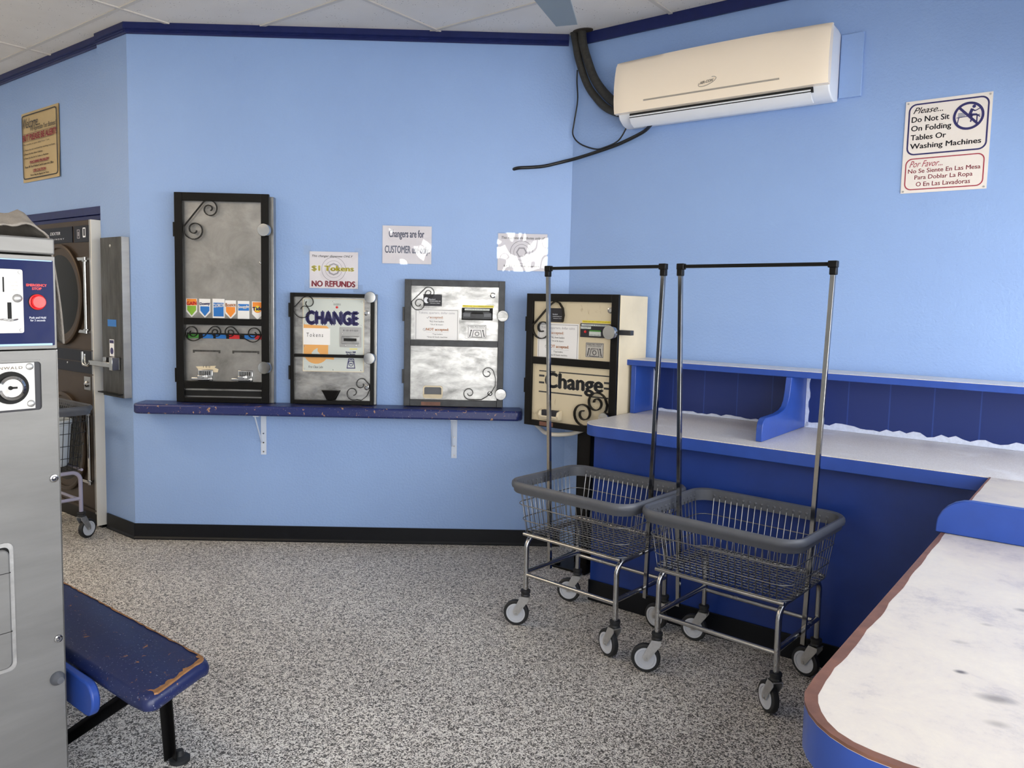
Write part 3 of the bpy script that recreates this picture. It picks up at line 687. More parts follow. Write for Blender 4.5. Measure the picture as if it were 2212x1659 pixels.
keylock(th, .848, 1.823, -.058, .010)
def sticker(th, x0, x1, z0, z1, arrow, bg, inner, txt, tcol, tz, extra=None):
    def shp(a_, b_, c_, d_):
        xm = (a_ + b_) / 2
        return [(a_, d_), (a_, c_ + (.035 if arrow else 0))] + ([(xm, c_)] if arrow else [(xm, c_)]) + [(b_, c_ + (.035 if arrow else 0)), (b_, d_)]
    p = th.part('product_sticker', MB().prism(shp(x0, x1, z0, z1), -.0586, -.058), bg)
    if inner: th.part('sticker_print', MB().prism(shp(x0 + .006, x1 - .006, z0 + .010, inner[1]), -.0590, -.0586), inner[0], parent=p)
    if extra: extra(th, p)
    text(th, 'sticker_lettering', tcol, -.0594, [(txt, x0 + .004, tz, x1 - .003, tz + .022, dict(b=.03, slope=.06))], parent=p)
def gain_x(th, p): th.part('sticker_print', MB().box(.378, .440, -.0590, -.0586, 1.545, 1.586), 'orange', parent=p)
sticker(th, .374, .443, 1.470, 1.588, True, 'white', ('green', 1.543), 'GAIN', 'red', 1.545, gain_x)
sticker(th, .457, .527, 1.468, 1.588, True, 'white', ('blue', 1.54), 'Downy', 'inknavy', 1.542)
sticker(th, .541, .617, 1.468, 1.590, False, 'white', ('blue', 1.565), 'CLOROX', 'white', 1.535)
sticker(th, .620, .690, 1.464, 1.582, True, 'white', ('orange', 1.540), 'Bounce', 'inkorange', 1.541)
def snug_x(th, p): th.part('sticker_print', MB().box(.704, .772, -.0592, -.0586, 1.518, 1.560), 'blue', parent=p)
sticker(th, .700, .774, 1.463, 1.580, False, 'white', None, 'Snuggle', 'white', 1.528, snug_x)
def tide_x(th, p): th.part('sticker_print', MB().box(.795, .856, -.0588, -.0586, 1.535, 1.574).prism(circ(.826, 1.532, .026, 24), -.0590, -.0586), 'orange', parent=p); th.part('sticker_print', MB().prism(circ(.826, 1.532, .019, 24), -.0592, -.0590), 'yellow', parent=p)
sticker(th, .791, .860, 1.463, 1.578, True, 'white', None, 'Tide', 'inknavy', 1.520, tide_x)
th.part('product_window', MB().box(.376, .862, -.0586, -.058, 1.336, 1.372), 'groove')
for x_, c_ in ((.385, 'darkgreen'), (.478, 'blue'), (.560, 'blue'), (.645, 'red'), (.742, 'blue'), (.808, 'red')):
    th.part('product_box', MB().box(x_, x_ + .066 if x_ < .8 else .860, -.0600, -.0585, 1.337, 1.362), c_)
for a_, b_ in ((.413, .588), (.664, .836)):
    th.part('coin_return_slot', MB().box(a_, b_, -.0590, -.058, 1.250, 1.262).box(a_, a_ + .012, -.0592, -.058, 1.243, 1.258).box(b_ - .012, b_, -.0592, -.058, 1.243, 1.258), 'darksteel')
def coin_slide(x, z):
    p = th.part('coin_slide', MB().box(x, x + .096, -.072, -.058, z, z + .072), 'chrome', bevel=.004)
    th.part('slide_handle', MB().box(x - .032, x + .085, -.098, -.070, z + .006, z + .024).box(x + .01, x + .05, -.106, -.072, z + .018, z + .040), 'chrome', parent=p, bevel=.004)
    mb = MB()
    for k in range(6): mb.box(x + .014 + k * .012, x + .019 + k * .012, -.0735, -.072, z + .038, z + .062)
    th.part('coin_slot', mb, 'groove', parent=p)
coin_slide(.446, 1.065); coin_slide(.701, 1.065)
th.part('price_label', MB().prism([(.43, 1.155), (.45, 1.132), (.44, 1.118), (.57, 1.12), (.575, 1.14), (.55, 1.150), (.56, 1.162), (.50, 1.158)], -.0588, -.058), 'cream')
text(th, 'price_lettering', 'ink', -.0592, [('1 0 0', .478, 1.148, .522, 1.160, {})])
# ---- changer with CHANGE plate
th = Thing(BF, 'change_machine', 'steel token change machine with large CHANGE lettering and black gate', 'change machine', (1.30, 0, .925))
th.part('cabinet', MB().box(1.038, 1.583, -.036, -.001, .926, 1.640), 'steel', bevel=.003)
th.part('face_panel', MB().box(1.055, 1.548, -.042, -.036, .945, 1.620), 'brightsteel')
pl = th.part('front_plate', MB().box(1.112, 1.500, -.0450, -.042, 1.140, 1.606), 'panelgrey')
th.part('plate_rim', MB().ring(rr(1.110, 1.502, 1.138, 1.608, .004, 2), rr(1.114, 1.498, 1.142, 1.604, .003, 2), -.0458, -.042), 'cream', parent=pl)
screws(th, [(1.122, 1.592), (1.305, 1.590), (1.485, 1.590), (1.122, 1.445), (1.485, 1.442), (1.122, 1.300), (1.122, 1.152), (1.305, 1.150), (1.485, 1.150)], -.0450, parent=pl)
op = [(1.116, 1.44), (1.116, 1.225)] + [(1.195 + .080 * cos(radians(a)), 1.262 + .075 * sin(radians(a))) for a in range(205, 340, 15)] + [(1.31, 1.215), (1.31, 1.235), (1.272, 1.24), (1.275, 1.42), (1.262, 1.432), (1.20, 1.435)]
th.part('orange_print', MB().prism(op, -.0453, -.045), 'paleorange', parent=pl)
th.part('white_print', MB().prism([(1.165, 1.255), (1.18, 1.275), (1.205, 1.290), (1.205, 1.268), (1.222, 1.25), (1.215, 1.235), (1.18, 1.238)], -.0455, -.0453), 'panelgrey', parent=pl)
text(th, 'large_lettering', 'inknavy', -.0456, [('CHANGE', 1.134, 1.443, 1.461, 1.524, dict(b=.05))], parent=pl, th=.0006)
text(th, 'small_lettering', 'ink', -.0456, [('OUT OF SERVICE', 1.305, 1.572, 1.352, 1.577, {}), ('WHEN LIGHT IS ON', 1.305, 1.565, 1.352, 1.570, {}), ('First Class Labs', 1.145, 1.160, 1.24, 1.175, dict(sh=.3))], parent=pl)
text(th, 'small_lettering', 'inknavy', -.0456, [('Insert Bill', 1.387, 1.262, 1.448, 1.272, dict(b=.03)), ('As Shown', 1.390, 1.250, 1.445, 1.259, dict(b=.03))], parent=pl)
th.part('indicator_light', MB().lathe((1.328, -.045, 1.553), (0, -1, 0), [(.008, 0), (.007, .004), (.0005, .007)], 14), 'red', parent=pl)
pp = th.part('paper_note', MB().box(1.114, 1.285, -.0462, -.0454, 1.310, 1.416), 'white')
text(th, 'note_lettering', 'ink', -.0466, [('Tokens', 1.134, 1.360, 1.240, 1.386, dict(sp=1.4, sh=.1))], parent=pp)
bl = th.part('bill_acceptor', MB().prism(rr(1.346, 1.485, 1.298, 1.427, .005, 3), -.0475, -.045), 'steel')
th.part('bill_bezel', MB().prism(rr(1.357, 1.473, 1.320, 1.370, .006, 3), -.056, -.0475), 'brightsteel', parent=bl, bevel=.002)
th.part('bill_slot', MB().box(1.374, 1.456, -.0568, -.056, 1.338, 1.356), 'groove', parent=bl)
screws(th, [(1.363, 1.384), (1.467, 1.384), (1.383, 1.310), (1.450, 1.310)], -.0475, parent=bl)
text(th, 'bill_lettering', 'ink', -.0480, [('$1-$5-$10-$20', 1.368, 1.400, 1.464, 1.411, {})], parent=bl)
th.part('yellow_smear', MB().box(1.41, 1.46, -.0454, -.045, 1.285, 1.290), 'yellow', parent=pl)
th.part('bill_diagram', MB().ring([(1.391, 1.161), (1.447, 1.161), (1.438, 1.226), (1.402, 1.226)], [(1.397, 1.167), (1.441, 1.167), (1.434, 1.220), (1.406, 1.220)], -.0454, -.045).ring(circ(1.419, 1.197, .017, 16, .022), circ(1.419, 1.197, .013, 16, .018), -.0454, -.045).box(1.410, 1.428, -.0454, -.045, 1.190, 1.196).box(1.400, 1.438, -.0454, -.045, 1.205, 1.209), 'inknavy', parent=pl)
keylock(th, 1.516, 1.521, -.042, .018); keylock(th, 1.521, 1.040, -.042, .018)
th.part('coin_cup', MB().add([(1.230, -.043, 1.018), (1.354, -.043, 1.018), (1.322, -.043, .955), (1.262, -.043, .955), (1.238, -.078, 1.018), (1.346, -.078, 1.018), (1.310, -.062, .955), (1.274, -.062, .955)],
        [(0, 1, 5, 4), (4, 5, 6, 7), (0, 4, 7, 3), (1, 2, 6, 5), (3, 7, 6, 2), (0, 3, 2, 1)]), 'iron', label='black tapered coin cup')
gt = gate(th, 1.037, 1.571, .930, 1.640, .024, -.058, -.076, ((1.232, 1.251),), 'black', (1.53, 1.13))
sc = scroll((1.150, 1.578), .045, 140, -1, (1.120, 1.530), .062, 165, 1, t1=1.0, t2=1.0, end=.25)
th.part('scroll', MB().ribbon(sc, -.074, -.060, .004), 'iron', parent=gt)
sc = scroll((1.490, 1.062), .040, 60, 1, (1.437, 1.005), .048, -60, -1, t1=.9, t2=1.05, end=.3, mid=((1.542, 1.06), (1.545, 1.03), (1.525, .985), (1.49, .958)))
th.part('scroll', MB().ribbon(sc, -.074, -.060, .004), 'iron', parent=gt)
puck(th, gt, 1.548, 1.621, -.076, .037, 'cartsteel'); puck(th, gt, 1.545, 1.233, -.076, .037, 'cartsteel')
# ---- paper used by the two right machines
def accept_note(th, x0, x1, z0, z1, y):
    p = th.part('paper_note', MB().box(x0, x1, y - .001, y, z0, z1), 'white', label='white instruction sheet')
    th.part('note_border', MB().ring(rr(x0 + .008, x1 - .008, z0 + .0002, z1 - .008, .001, 1), rr(x0 + .010, x1 - .010, z0 + .0004, z1 - .010, .001, 1), y - .0013, y - .001), 'ink', parent=p)
    W_, H_ = x1 - x0, z1 - z0; f = lambda a_, b_: (x0 + a_ * W_, z0 + b_ * H_)
    def L(s_, a_, b_, c_, d_, o_={}): p0 = f(a_, b_); p1 = f(c_, d_); return (s_, p0[0], p0[1], p1[0], p1[1], o_)
    text(th, 'note_lettering', 'inkpale', y - .0014, [L('Tokens, quarters, dollar coins', .09, .81, .90, .90)], parent=p, label='faded grey heading')
    text(th, 'note_lettering', 'inkorange', y - .0014, [L('accepted:', .34, .66, .64, .76, dict(b=.01)), L('NOT accepted:', .26, .26, .77, .37, dict(b=.02))], parent=p, label='faded orange lettering')
    text(th, 'note_lettering', 'ink', y - .0014, [L('*ALL front loaders', .33, .56, .66, .62), L('*34 of 36 dryers', .35, .45, .64, .51), L('*Top-loaders', .40, .14, .63, .20), L('*Soap & Snack machine', .28, .045, .74, .105)], parent=p, label='small black lettering')
    mb = MB()
    a_ = f(.27, .71); b_ = f(.29, .68); c_ = f(.33, .75); bar(mb, *a_, *b_, .003, y - .0014, y - .001); bar(mb, *b_, *c_, .003, y - .0014, y - .001)
    c_ = f(.22, .315); mb.ring(circ(c_[0], c_[1], .009, 16), circ(c_[0], c_[1], .007, 16), y - .0014, y - .001); bar(mb, c_[0] - .006, c_[1] + .006, c_[0] + .006, c_[1] - .006, .002, y - .0014, y - .001)
    mb.box(*(f(.34, 0)[0], f(.64, 0)[0]), y - .0014, y - .001, f(0, .645)[1], f(0, .65)[1]).box(*(f(.26, 0)[0], f(.77, 0)[0]), y - .0014, y - .001, f(0, .235)[1], f(0, .24)[1])
    th.part('note_symbols', mb, 'inkpale', parent=p)
def bill_diagram(th, x0, x1, z0, z1, y, bg):
    p = th.part('bill_diagram', MB().box(x0, x1, y - .002, y, z0, z1), bg)
    th.part('diagram_print', MB().ring(rr(x0 + .002, x1 - .002, z0 + .002, z1 - .002, .002, 2), rr(x0 + .004, x1 - .004, z0 + .004, z1 - .004, .002, 2), y - .0024, y - .002).ring([(x0 + .026, z0 + .006), (x1 - .026, z0 + .006), (x1 - .036, z0 + .052), (x0 + .036, z0 + .052)], [(x0 + .030, z0 + .009), (x1 - .030, z0 + .009), (x1 - .039, z0 + .049), (x0 + .039, z0 + .049)], y - .0024, y - .002)
        .ring(circ((x0 + x1) / 2, z0 + .028, .014, 14), circ((x0 + x1) / 2, z0 + .028, .010, 14), y - .0024, y - .002)
        .prism([(x0 + .010, z0 + .008), (x0 + .016, z0 + .008), (x0 + .024, z0 + .046), (x0 + .028, z0 + .046), (x0 + .024, z0 + .056), (x0 + .016, z0 + .048), (x0 + .019, z0 + .046)], y - .0024, y - .002)
        .prism([(x1 - .010, z0 + .008), (x1 - .016, z0 + .008), (x1 - .024, z0 + .046), (x1 - .028, z0 + .046), (x1 - .024, z0 + .056), (x1 - .016, z0 + .048), (x1 - .019, z0 + .046)], y - .0024, y - .002), 'ink', parent=p)
    text(th, 'diagram_lettering', 'ink', y - .0024, [('INSERT BILLS FACE UP', x0 + .010, z1 - .013, x1 - .010, z1 - .007, dict(b=.01)), ('GREEN SIDE DOWN', x0 + .016, z1 - .022, x1 - .016, z1 - .017, {})], parent=p)
def yellow_label(th, x0, x1, z0, z1, y):
    p = th.part('yellow_label', MB().box(x0, x1, y - .0012, y, z0, z1), 'yellow')
    text(th, 'label_lettering', 'ink', y - .0016, [('Machine pays with a TOKENS and quarters', x0 + .006, z0 + (z1 - z0) * .25, x1 - .006, z1 - (z1 - z0) * .25, {})], parent=p)
# ---- bright steel changer
th = Thing(BF, 'change_machine', 'bright steel change machine with grey painted gate, middle of the back wall', 'change machine', (2.08, 0, .925))
th.part('cabinet', MB().box(1.775, 2.395, -.030, -.001, .926, 1.735), 'steel', bevel=.003)
th.part('face_panel', MB().box(1.79, 2.375, -.034, -.030, .945, 1.72), 'brightsteel')
bp_ = th.part('maker_plate', MB().box(1.879, 1.998, -.036, -.034, 1.574, 1.650), 'ink', label='black maker plate')
screws(th, [(1.884, 1.645), (1.993, 1.645), (1.884, 1.579), (1.993, 1.579)], -.036, parent=bp_, r=.0025)
th.part('emblem', MB().prism([(1.900 + .018 * cos(radians(a)), 1.612 + .020 * sin(radians(a))) for a in range(50, 311, 20)] + [(1.905, 1.600), (1.900, 1.612), (1.906, 1.622)], -.0364, -.036), 'inkwhite', parent=bp_)
text(th, 'maker_lettering', 'inkwhite', -.0364, [('Standard', 1.915, 1.614, 1.955, 1.622, {}), ('CHANGE-MAKERS, INC.', 1.918, 1.602, 1.990, 1.609, {}), ('Indianapolis, Indiana', 1.922, 1.590, 1.985, 1.596, {})], parent=bp_)
accept_note(th, 1.824, 2.110, 1.360, 1.558, -.034)
bv = th.part('bill_acceptor', MB().box(2.126, 2.326, -.037, -.034, 1.490, 1.569), 'groove')
th.part('bill_bezel', MB().prism([(2.130, 1.496), (2.322, 1.496), (2.322, 1.535), (2.300, 1.548), (2.150, 1.548), (2.130, 1.535)], -.050, -.037), 'blackworn', parent=bv, bevel=.003)
th.part('bill_slot', MB().box(2.188, 2.264, -.0506, -.050, 1.530, 1.542), 'groove', parent=bv)
th.part('bill_window', MB().box(2.138, 2.182, -.0506, -.050, 1.512, 1.534).box(2.270, 2.314, -.0506, -.050, 1.512, 1.534), 'greyplastic', parent=bv)
th.part('price_strip', MB().box(2.145, 2.305, -.0376, -.037, 1.552, 1.564), 'panelgrey', parent=bv)
text(th, 'price_lettering', 'ink', -.0380, [('CHANGES $1 $5 $10 $20 BILLS', 2.150, 1.555, 2.300, 1.561, {})], parent=bv)
yellow_label(th, 2.130, 2.331, 1.571, 1.586, -.034)
bill_diagram(th, 2.167, 2.287, 1.374, 1.460, -.034, 'white')
keylock(th, 2.324, 1.651, -.034, .018); keylock(th, 2.318, 1.017, -.034, .016)
cp = th.part('coin_cup', MB().ring(rr(1.885, 2.012, .978, 1.060, .016, 4), rr(1.893, 2.004, .986, 1.052, .012, 4), -.050, -.034), 'cream', label='cream coin return surround')
th.part('cup_recess', MB().prism(rr(1.893, 2.004, .986, 1.052, .012, 4), -.036, -.034), 'greyplastic', parent=cp)
th.part('cup_lip', MB().prism([(-.034, .984), (-.052, .984), (-.056, 1.004), (-.052, 1.006), (-.046, .992), (-.034, .990)], 1.890, 2.007, 'x'), 'cream', parent=cp)
gt = gate(th, 1.762, 2.402, .930, 1.742, .040, -.044, -.066, ((1.318, 1.357),), 'blackworn', (1.52, 1.12))
th.part('bare_patch', MB().box(1.875, 2.000, -.0665, -.0655, .934, .958), 'brownedge', parent=gt, label='patch worn to bare brown metal')
sc = scroll((1.915, 1.656), .040, 120, -1, (1.852, 1.588), .048, 165, 1, end=.22)
th.part('scroll', MB().ribbon([(p[0], p[1]) for p in sc], -.064, -.048, .004), 'iron', parent=gt)
sc = scroll((2.304, 1.150), .036, 60, 1, (2.183, 1.020), .040, 100, 1, t1=1.2, t2=1.1, end=.25, mid=())
sc = spiral((2.300, 1.150), .040, 20, 1, 1.2, .25)[::-1] + [(2.352, 1.12), (2.352, 1.07), (2.33, 1.03), (2.30, 1.0), (2.265, .978), (2.22, .976)] + spiral((2.185, 1.018), .042, -80, -1, 1.25, .25)
th.part('scroll', MB().ribbon(sc, -.064, -.048, .004), 'iron', parent=gt)
puck(th, gt, 2.390, 1.521, -.066, .037, 'brightsteel'); puck(th, gt, 2.387, 1.018, -.066, .037, 'brightsteel')
# ---- cream changer on a post, by the counter
D4 = .375
th = Thing(RF, 'change_machine', 'cream change machine in a black gate on a post, beside the folding counter', 'change machine', (.27, -.19, 0))
th.part('cabinet', MB().box(-.045, .584, -D4 + .03, -.02, .870, 1.662), 'cream', bevel=.004)
th.part('face_panel', MB().box(-.020, .560, -D4 + .020, -D4 + .030, .885, 1.640), 'agedcream')
gt = gate(th, -.058, .586, .856, 1.666, .046, -D4 + .02, -D4, ((1.238, 1.281),), 'black', (1.48, 1.10), wb=.034)
yf = -D4 + .020
th.part('maker_plate', MB().box(.085, .201, yf - .002, yf, 1.496, 1.580), 'ink', label='black maker plate')
text(th, 'maker_lettering', 'inkwhite', yf - .0024, [('Standard', .125, 1.540, .160, 1.547, {}), ('CHANGE-MAKERS, INC.', .125, 1.527, .192, 1.533, {}), ('Indianapolis, Indiana', .130, 1.516, .190, 1.521, {})])
accept_note(th, .017, .315, 1.282, 1.490, yf)
bv = th.part('bill_acceptor', MB().box(.327, .535, yf - .006, yf, 1.415, 1.496), 'ink')
th.part('bill_bezel', MB().box(.392, .470, yf - .012, yf - .006, 1.425, 1.450), 'panelgrey', parent=bv)
th.part('bill_slot', MB().box(.394, .470, yf - .013, yf - .006, 1.451, 1.458), 'darkgreen', parent=bv)
th.part('price_strip', MB().box(.334, .520, yf - .0066, yf - .006, 1.482, 1.492).box(.330, .400, yf - .0066, yf - .006, 1.464, 1.478), 'panelgrey', parent=bv)
text(th, 'price_lettering', 'ink', yf - .0070, [('CURRENCY $1 $5 $10 $20 BILLS', .350, 1.484, .508, 1.490, {}), ('EXACT BILLS', .336, 1.472, .394, 1.476, {}), ('ONLY', .350, 1.466, .380, 1.470, {})], parent=bv)
text(th, 'price_lettering', 'ink', yf - .0124, [('INSERT BILLS HERE', .396, 1.428, .466, 1.433, {})], parent=bv)
th.part('indicator_light', MB().lathe((.362, yf - .006, 1.447), (0, -1, 0), [(.008, 0), (.007, .004), (.0005, .006)], 14), 'red', parent=bv)
yellow_label(th, .336, .526, 1.500, 1.513, yf)
bill_diagram(th, .366, .486, 1.299, 1.385, yf, 'galv')
keylock(th, .523, 1.575, yf, .018)
text(th, 'large_lettering', 'blackworn', yf - .0006, [('Change', .085, 1.070, .487, 1.188, dict(b=.025))], th=.0006)
mb = MB()
for (a_, b_, c_, d_) in ((.035, .155, 1.192, 1.199), (.180, .530, 1.192, 1.199), (.035, .075, 1.160, 1.172), (.035, .075, 1.118, 1.130), (.035, .350, 1.064, 1.072), (.398, .528, 1.064, 1.072), (.496, .532, 1.150, 1.162), (.496, .532, 1.118, 1.130)):
    mb.box(a_, b_, yf - .0006, yf, c_, d_)
th.part('printed_stripes', mb, 'blackworn')
cp = th.part('coin_cup', MB().prism([(yf, .905), (yf - .035, .905), (yf - .048, .930), (yf - .040, .955), (yf, .966)], .067, .082, 'x').prism([(yf, .905), (yf - .035, .905), (yf - .048, .930), (yf - .040, .955), (yf, .966)], .198, .213, 'x').prism([(yf, .905), (yf - .035, .905), (yf - .047, .922), (yf - .040, .930), (yf - .030, .915), (yf, .912)], .082, .198, 'x'), 'cream', bevel=.002, label='cream coin cup')
th.part('cup_recess', MB().box(.082, .198, yf - .032, yf, .912, .962), 'ink', parent=cp)
th.part('bare_patch', MB().box(.060, .160, -D4 - .001, -D4 + .001, .862, .886), 'brownedge', parent=gt, label='rust worn patch')
sc = scroll((.150, 1.565), .060, 125, -1, (.060, 1.470), .072, 160, 1, t1=.45, t2=1.5, end=.25)
sc = [(.205, 1.500), (.212, 1.54), (.205, 1.58), (.180, 1.612), (.150, 1.622), (.115, 1.60), (.05, 1.535), (.0, 1.485)] + spiral((.060, 1.455), .074, 165, 1, 1.35, .22)
th.part('scroll', MB().ribbon(sc, -D4 - .004, -D4 + .016, .005), 'iron', parent=gt)
sc = spiral((.455, 1.035), .060, 60, 1, 1.35, .25)
sc = spiral((.458, 1.036), .066, 30, 1, 1.4, .25)[::-1] + [(.530, 1.03), (.525, 1.0), (.49, .955), (.44, .91), (.40, .895), (.37, .892)] + spiral((.372, .965), .072, -95, -1, 1.5, .22)
th.part('scroll', MB().ribbon(sc, -D4 - .004, -D4 + .016, .006), 'iron', parent=gt)
p = th.part('latch', MB().box(.584, .662, -D4 + .012, -D4 + .05, 1.437, 1.465), 'blackworn', bevel=.002)
puck(th, gt, .552, 1.451, -D4 - .012, .042, 'chrome'); puck(th, gt, .530, .955, -D4 - .006, .036, 'chrome')
th.part('post', MB().box(.250, .345, -.235, -.225, 0, .87).box(.250, .262, -.235, -.14, 0, .87).box(.333, .345, -.235, -.14, 0, .87).box(.20, .40, -.30, -.10, .855, .872), 'black', bevel=.002)
single(RF, 'floor_plate', MB().box(.13, .42, -.38, -.06, 0, .012).lathe((.2, -.34, .012), (0, 0, 1), [(.018, 0), (.018, .012), (.001, .014)], 6), 'black', 'black steel base plate on the floor under the post of the cream change machine', 'base plate', (.28, -.2, 0), bevel=.002)
pipe('conduit', [bwp(2.60, .845, .03), bwp(2.64, .805, .05), R3(.08, .800, .30), R3(.22, .815, .28), R3(.30, .845, .25)], .013, 'offwhite', 'short pale conduit curving under the cream change machine', cat='pipe')
# ------------------------------------------------------------------ laundry carts
def casters(th, spots, ang, zs, boot='rubber'):
    R_ = .064; first = None
    for (u, y) in spots:
        for_ = MB()
        a_ = ang[(u > 0, y < 0)]
        if first is None:
            fk = MB()
            fk.lathe((0, 0, zs), (0, 0, -1), [(.010, -.03), (.012, 0), (.018, .004), (.022, .010)], 16)
            for sy in (-1, 1):
                fk.prism([(-.020, zs - .012), (.020, zs - .012), (.020, zs - .030), (-.035, R_ - .010), (-.052, R_ - .004), (-.058, R_ + .010), (-.030, zs - .030)], sy * .0185, sy * .0215)
            fk.box(-.022, .022, -.0215, .0215, zs - .016, zs - .012)
            fk.cyl((-.045, -.026, R_), (-.045, .026, R_), .007, n=12)
            bt = MB().lathe((0, 0, zs + .022), (0, 0, -1), [(.014, 0), (.024, .003), (.025, .012), (.021, .022), (.024, .030), (.020, .034)], 20)
            ty = MB().lathe((-.045, -.0145, R_), (0, 1, 0), [(R_ - .016, 0), (R_ - .006, 0), (R_ - .001, .004), (R_, .010), (R_, .019), (R_ - .001, .025), (R_ - .006, .029), (R_ - .016, .029)], 32, cap=False)
            ds = MB().lathe((-.045, -.0150, R_), (0, 1, 0), [(.006, 0), (.012, -.002), (.014, .003), (R_ - .026, .003), (R_ - .024, -.0015), (R_ - .016, -.0015), (R_ - .016, .0315), (R_ - .024, .0315), (R_ - .026, .027), (.014, .027), (.012, .032), (.006, .030)], 32)
            first = [('caster', fk.mesh('caster'), 'galv'), ('boot', bt.mesh('boot'), 'rubber'), ('tyre', ty.mesh('tyre'), 'rubber'), ('wheel_disc', ds.mesh('wheel_disc'), 'wheelwhite')]
            for q in first: q[1].materials.append(M[q[2]])
        c = bpy.data.objects.new('caster', first[0][1]); COL.objects.link(c); c.parent = th.root; c.location = (u, y, 0); c.rotation_euler = (0, 0, a_)
        for q in first[1:]:
            d = bpy.data.objects.new(q[0], q[1]); COL.objects.link(d); d.parent = c
CHL, CHD = .266, .216
def rrect3(hx, hy, r, z, n=6): return [Vector((p[0], p[1], z)) for p in rr(-hx, hx, -hy, hy, r, n)]
def make_cart(label, cs, ct, rot, ang, rimz=.736, rack=True, wire='wire', tube='cartsteel', group=None):
    loc = ST(cs, ct, 0); fr = Frame(loc, TH - rot)
    th = Thing(fr, 'laundry_cart', label, 'laundry cart', (0, 0, 0), group)
    zb = .475; RL, RD = .337, .272
    # bumper rim swept round a rounded rectangle
    prof = [(0.002, 0), (.013, .002), (.021, -.006), (.023, -.018), (.020, -.030), (.012, -.036), (.010, -.050), (.004, -.056), (-.003, -.054), (-.003, -.004)]
    base_ = rr(-RL, RL, -RD, RD, .075, 8); N = len(base_); vs = []
    for i, p in enumerate(base_):
        a = base_[i - 1]; b = base_[(i + 1) % N]; dx, dy = b[0] - a[0], b[1] - a[1]; L = hypot(dx, dy); nx, ny = dy / L, -dx / L
        vs += [(p[0] + nx * q[0], p[1] + ny * q[0], rimz + q[1]) for q in prof]
    K = len(prof)
    rim = th.part('rim', MB().add(vs, [(i * K + j, ((i + 1) % N) * K + j, ((i + 1) % N) * K + (j + 1) % K, i * K + (j + 1) % K) for i in range(N) for j in range(K)]), 'greyplastic', smooth=50)
    TL, TD, BL_, BD = RL - .008, RD - .008, .300, .222
    def lv(z): f = (z - zb) / (rimz - .05 - zb); return BL_ + (TL - BL_) * f, BD + (TD - BD) * f
    mb = MB(); wr = .0024
    zt = rimz - .04
    for z in ([zb, zb + .065, zb + .145] if rimz < .8 else [zb, zb + .08, zb + .16, zb + .24, zb + .31]):
        hx, hy = lv(z); mb.tube(rrect3(hx + .002, hy + .002, .065, z, 5), wr, 6, closed=True)
    riv = MB()
    nx_, ny_ = 19, 13
    for k in range(nx_):
        f = (k + .5) / nx_ * 2 - 1
        x0 = f * (BL_ - .03); x1 = f * (TL - .05)
        for sy in (-1, 1):
            riv.lathe((x1, sy * (RD - .003), rimz - .028), (0, -sy, 0), [(.007, 0), (.006, .003), (.001, .005)], 8)
        mb.tube([(x1, -TD, zt), (x0, -BD, zb), (x0, BD, zb), (x1, TD, zt)], wr, 5)
    for k in range(ny_):
        f = (k + .5) / ny_ * 2 - 1
        y0 = f * (BD - .025); y1 = f * (TD - .045)
        for sx in (-1, 1):
            riv.lathe((sx * (RL - .003), y1, rimz - .028), (-sx, 0, 0), [(.007, 0), (.006, .003), (.001, .005)], 8)
        mb.tube([(-TL, y1, zt), (-BL_, y0, zb), (BL_, y0, zb), (TL, y1, zt)], wr, 5)
    th.part('wire_basket', mb, wire, smooth=80)
    th.part('rim_rivets', riv, 'greyplastic', parent=rim)
    th.part('basket_support', MB().tube([(-.285, -BD + .004, zb - .010), (.285, -BD + .004, zb - .010)], .009, 8).tube([(-.285, BD - .004, zb - .010), (.285, BD - .004, zb - .010)], .009, 8), tube, smooth=60)
    zs = .165
    for sx in (-1, 1):
        x_ = sx * CHL; R_ = .055; yt = zb - .025
        pts = [(x_, -CHD, zs)] + [(x_, -CHD + R_ * (1 - cos(radians(a))), yt - R_ + R_ * sin(radians(a))) for a in range(0, 91, 15)] + [(x_, CHD - R_ * (1 - cos(radians(a))), yt - R_ + R_ * sin(radians(a))) for a in range(90, -1, -15)] + [(x_, CHD, zs)]
        th.part('leg_frame', MB().tube(pts, .0125, 12), tube, smooth=60)
        th.part('end_rail', MB().tube([(x_, -CHD, .275), (x_, CHD, .275)], .0115, 10), tube, smooth=60)
    for sy in (-1, 1): th.part('side_rail', MB().tube([(-CHL, sy * CHD, .262), (CHL, sy * CHD, .262)], .010, 10), tube, smooth=60)
    if rack:
        for sx in (-1, 1):
            p0 = Vector((sx * .287, 0, .235)); p1 = Vector((sx * .332, -.022, 1.775))
            th.part('upright', MB().tube([p0, p1], .0125, 4, sq=True), 'darkchrome', bevel=.001, smooth=30)
        rl = th.part('hanging_rail', MB().tube([(-.332, -.022, 1.782), (.332, -.022, 1.782)], .0105, 4, sq=True), 'black', smooth=30)
        for sx in (-1, 1):
            th.part('corner_joint', MB().box(sx * .347, sx * .312, -.036, -.008, 1.768, 1.795).box(sx * .345, sx * .319, -.035, -.009, 1.740, 1.770), 'black', parent=rl, bevel=.003)
    casters(th, [(-CHL, -CHD), (CHL, -CHD), (-CHL, CHD), (CHL, CHD)], ang, zs)
    return th
def dirang(ds, dt, rot):     # trailing direction (in s, t) to rotation of a caster whose wheel trails along -x
    x_ = ds * cos(rot) + dt * sin(rot); v = -ds * sin(rot) + dt * cos(rot)
    return atan2(-(-v), -x_) if False else atan2(v, -x_)
def angs(rot, fl, fr_, bl, br): return {(False, True): dirang(*fl, rot), (True, True): dirang(*fr_, rot), (False, False): dirang(*bl, rot), (True, False): dirang(*br, rot)}
gcart = 'wire laundry carts by the counter'
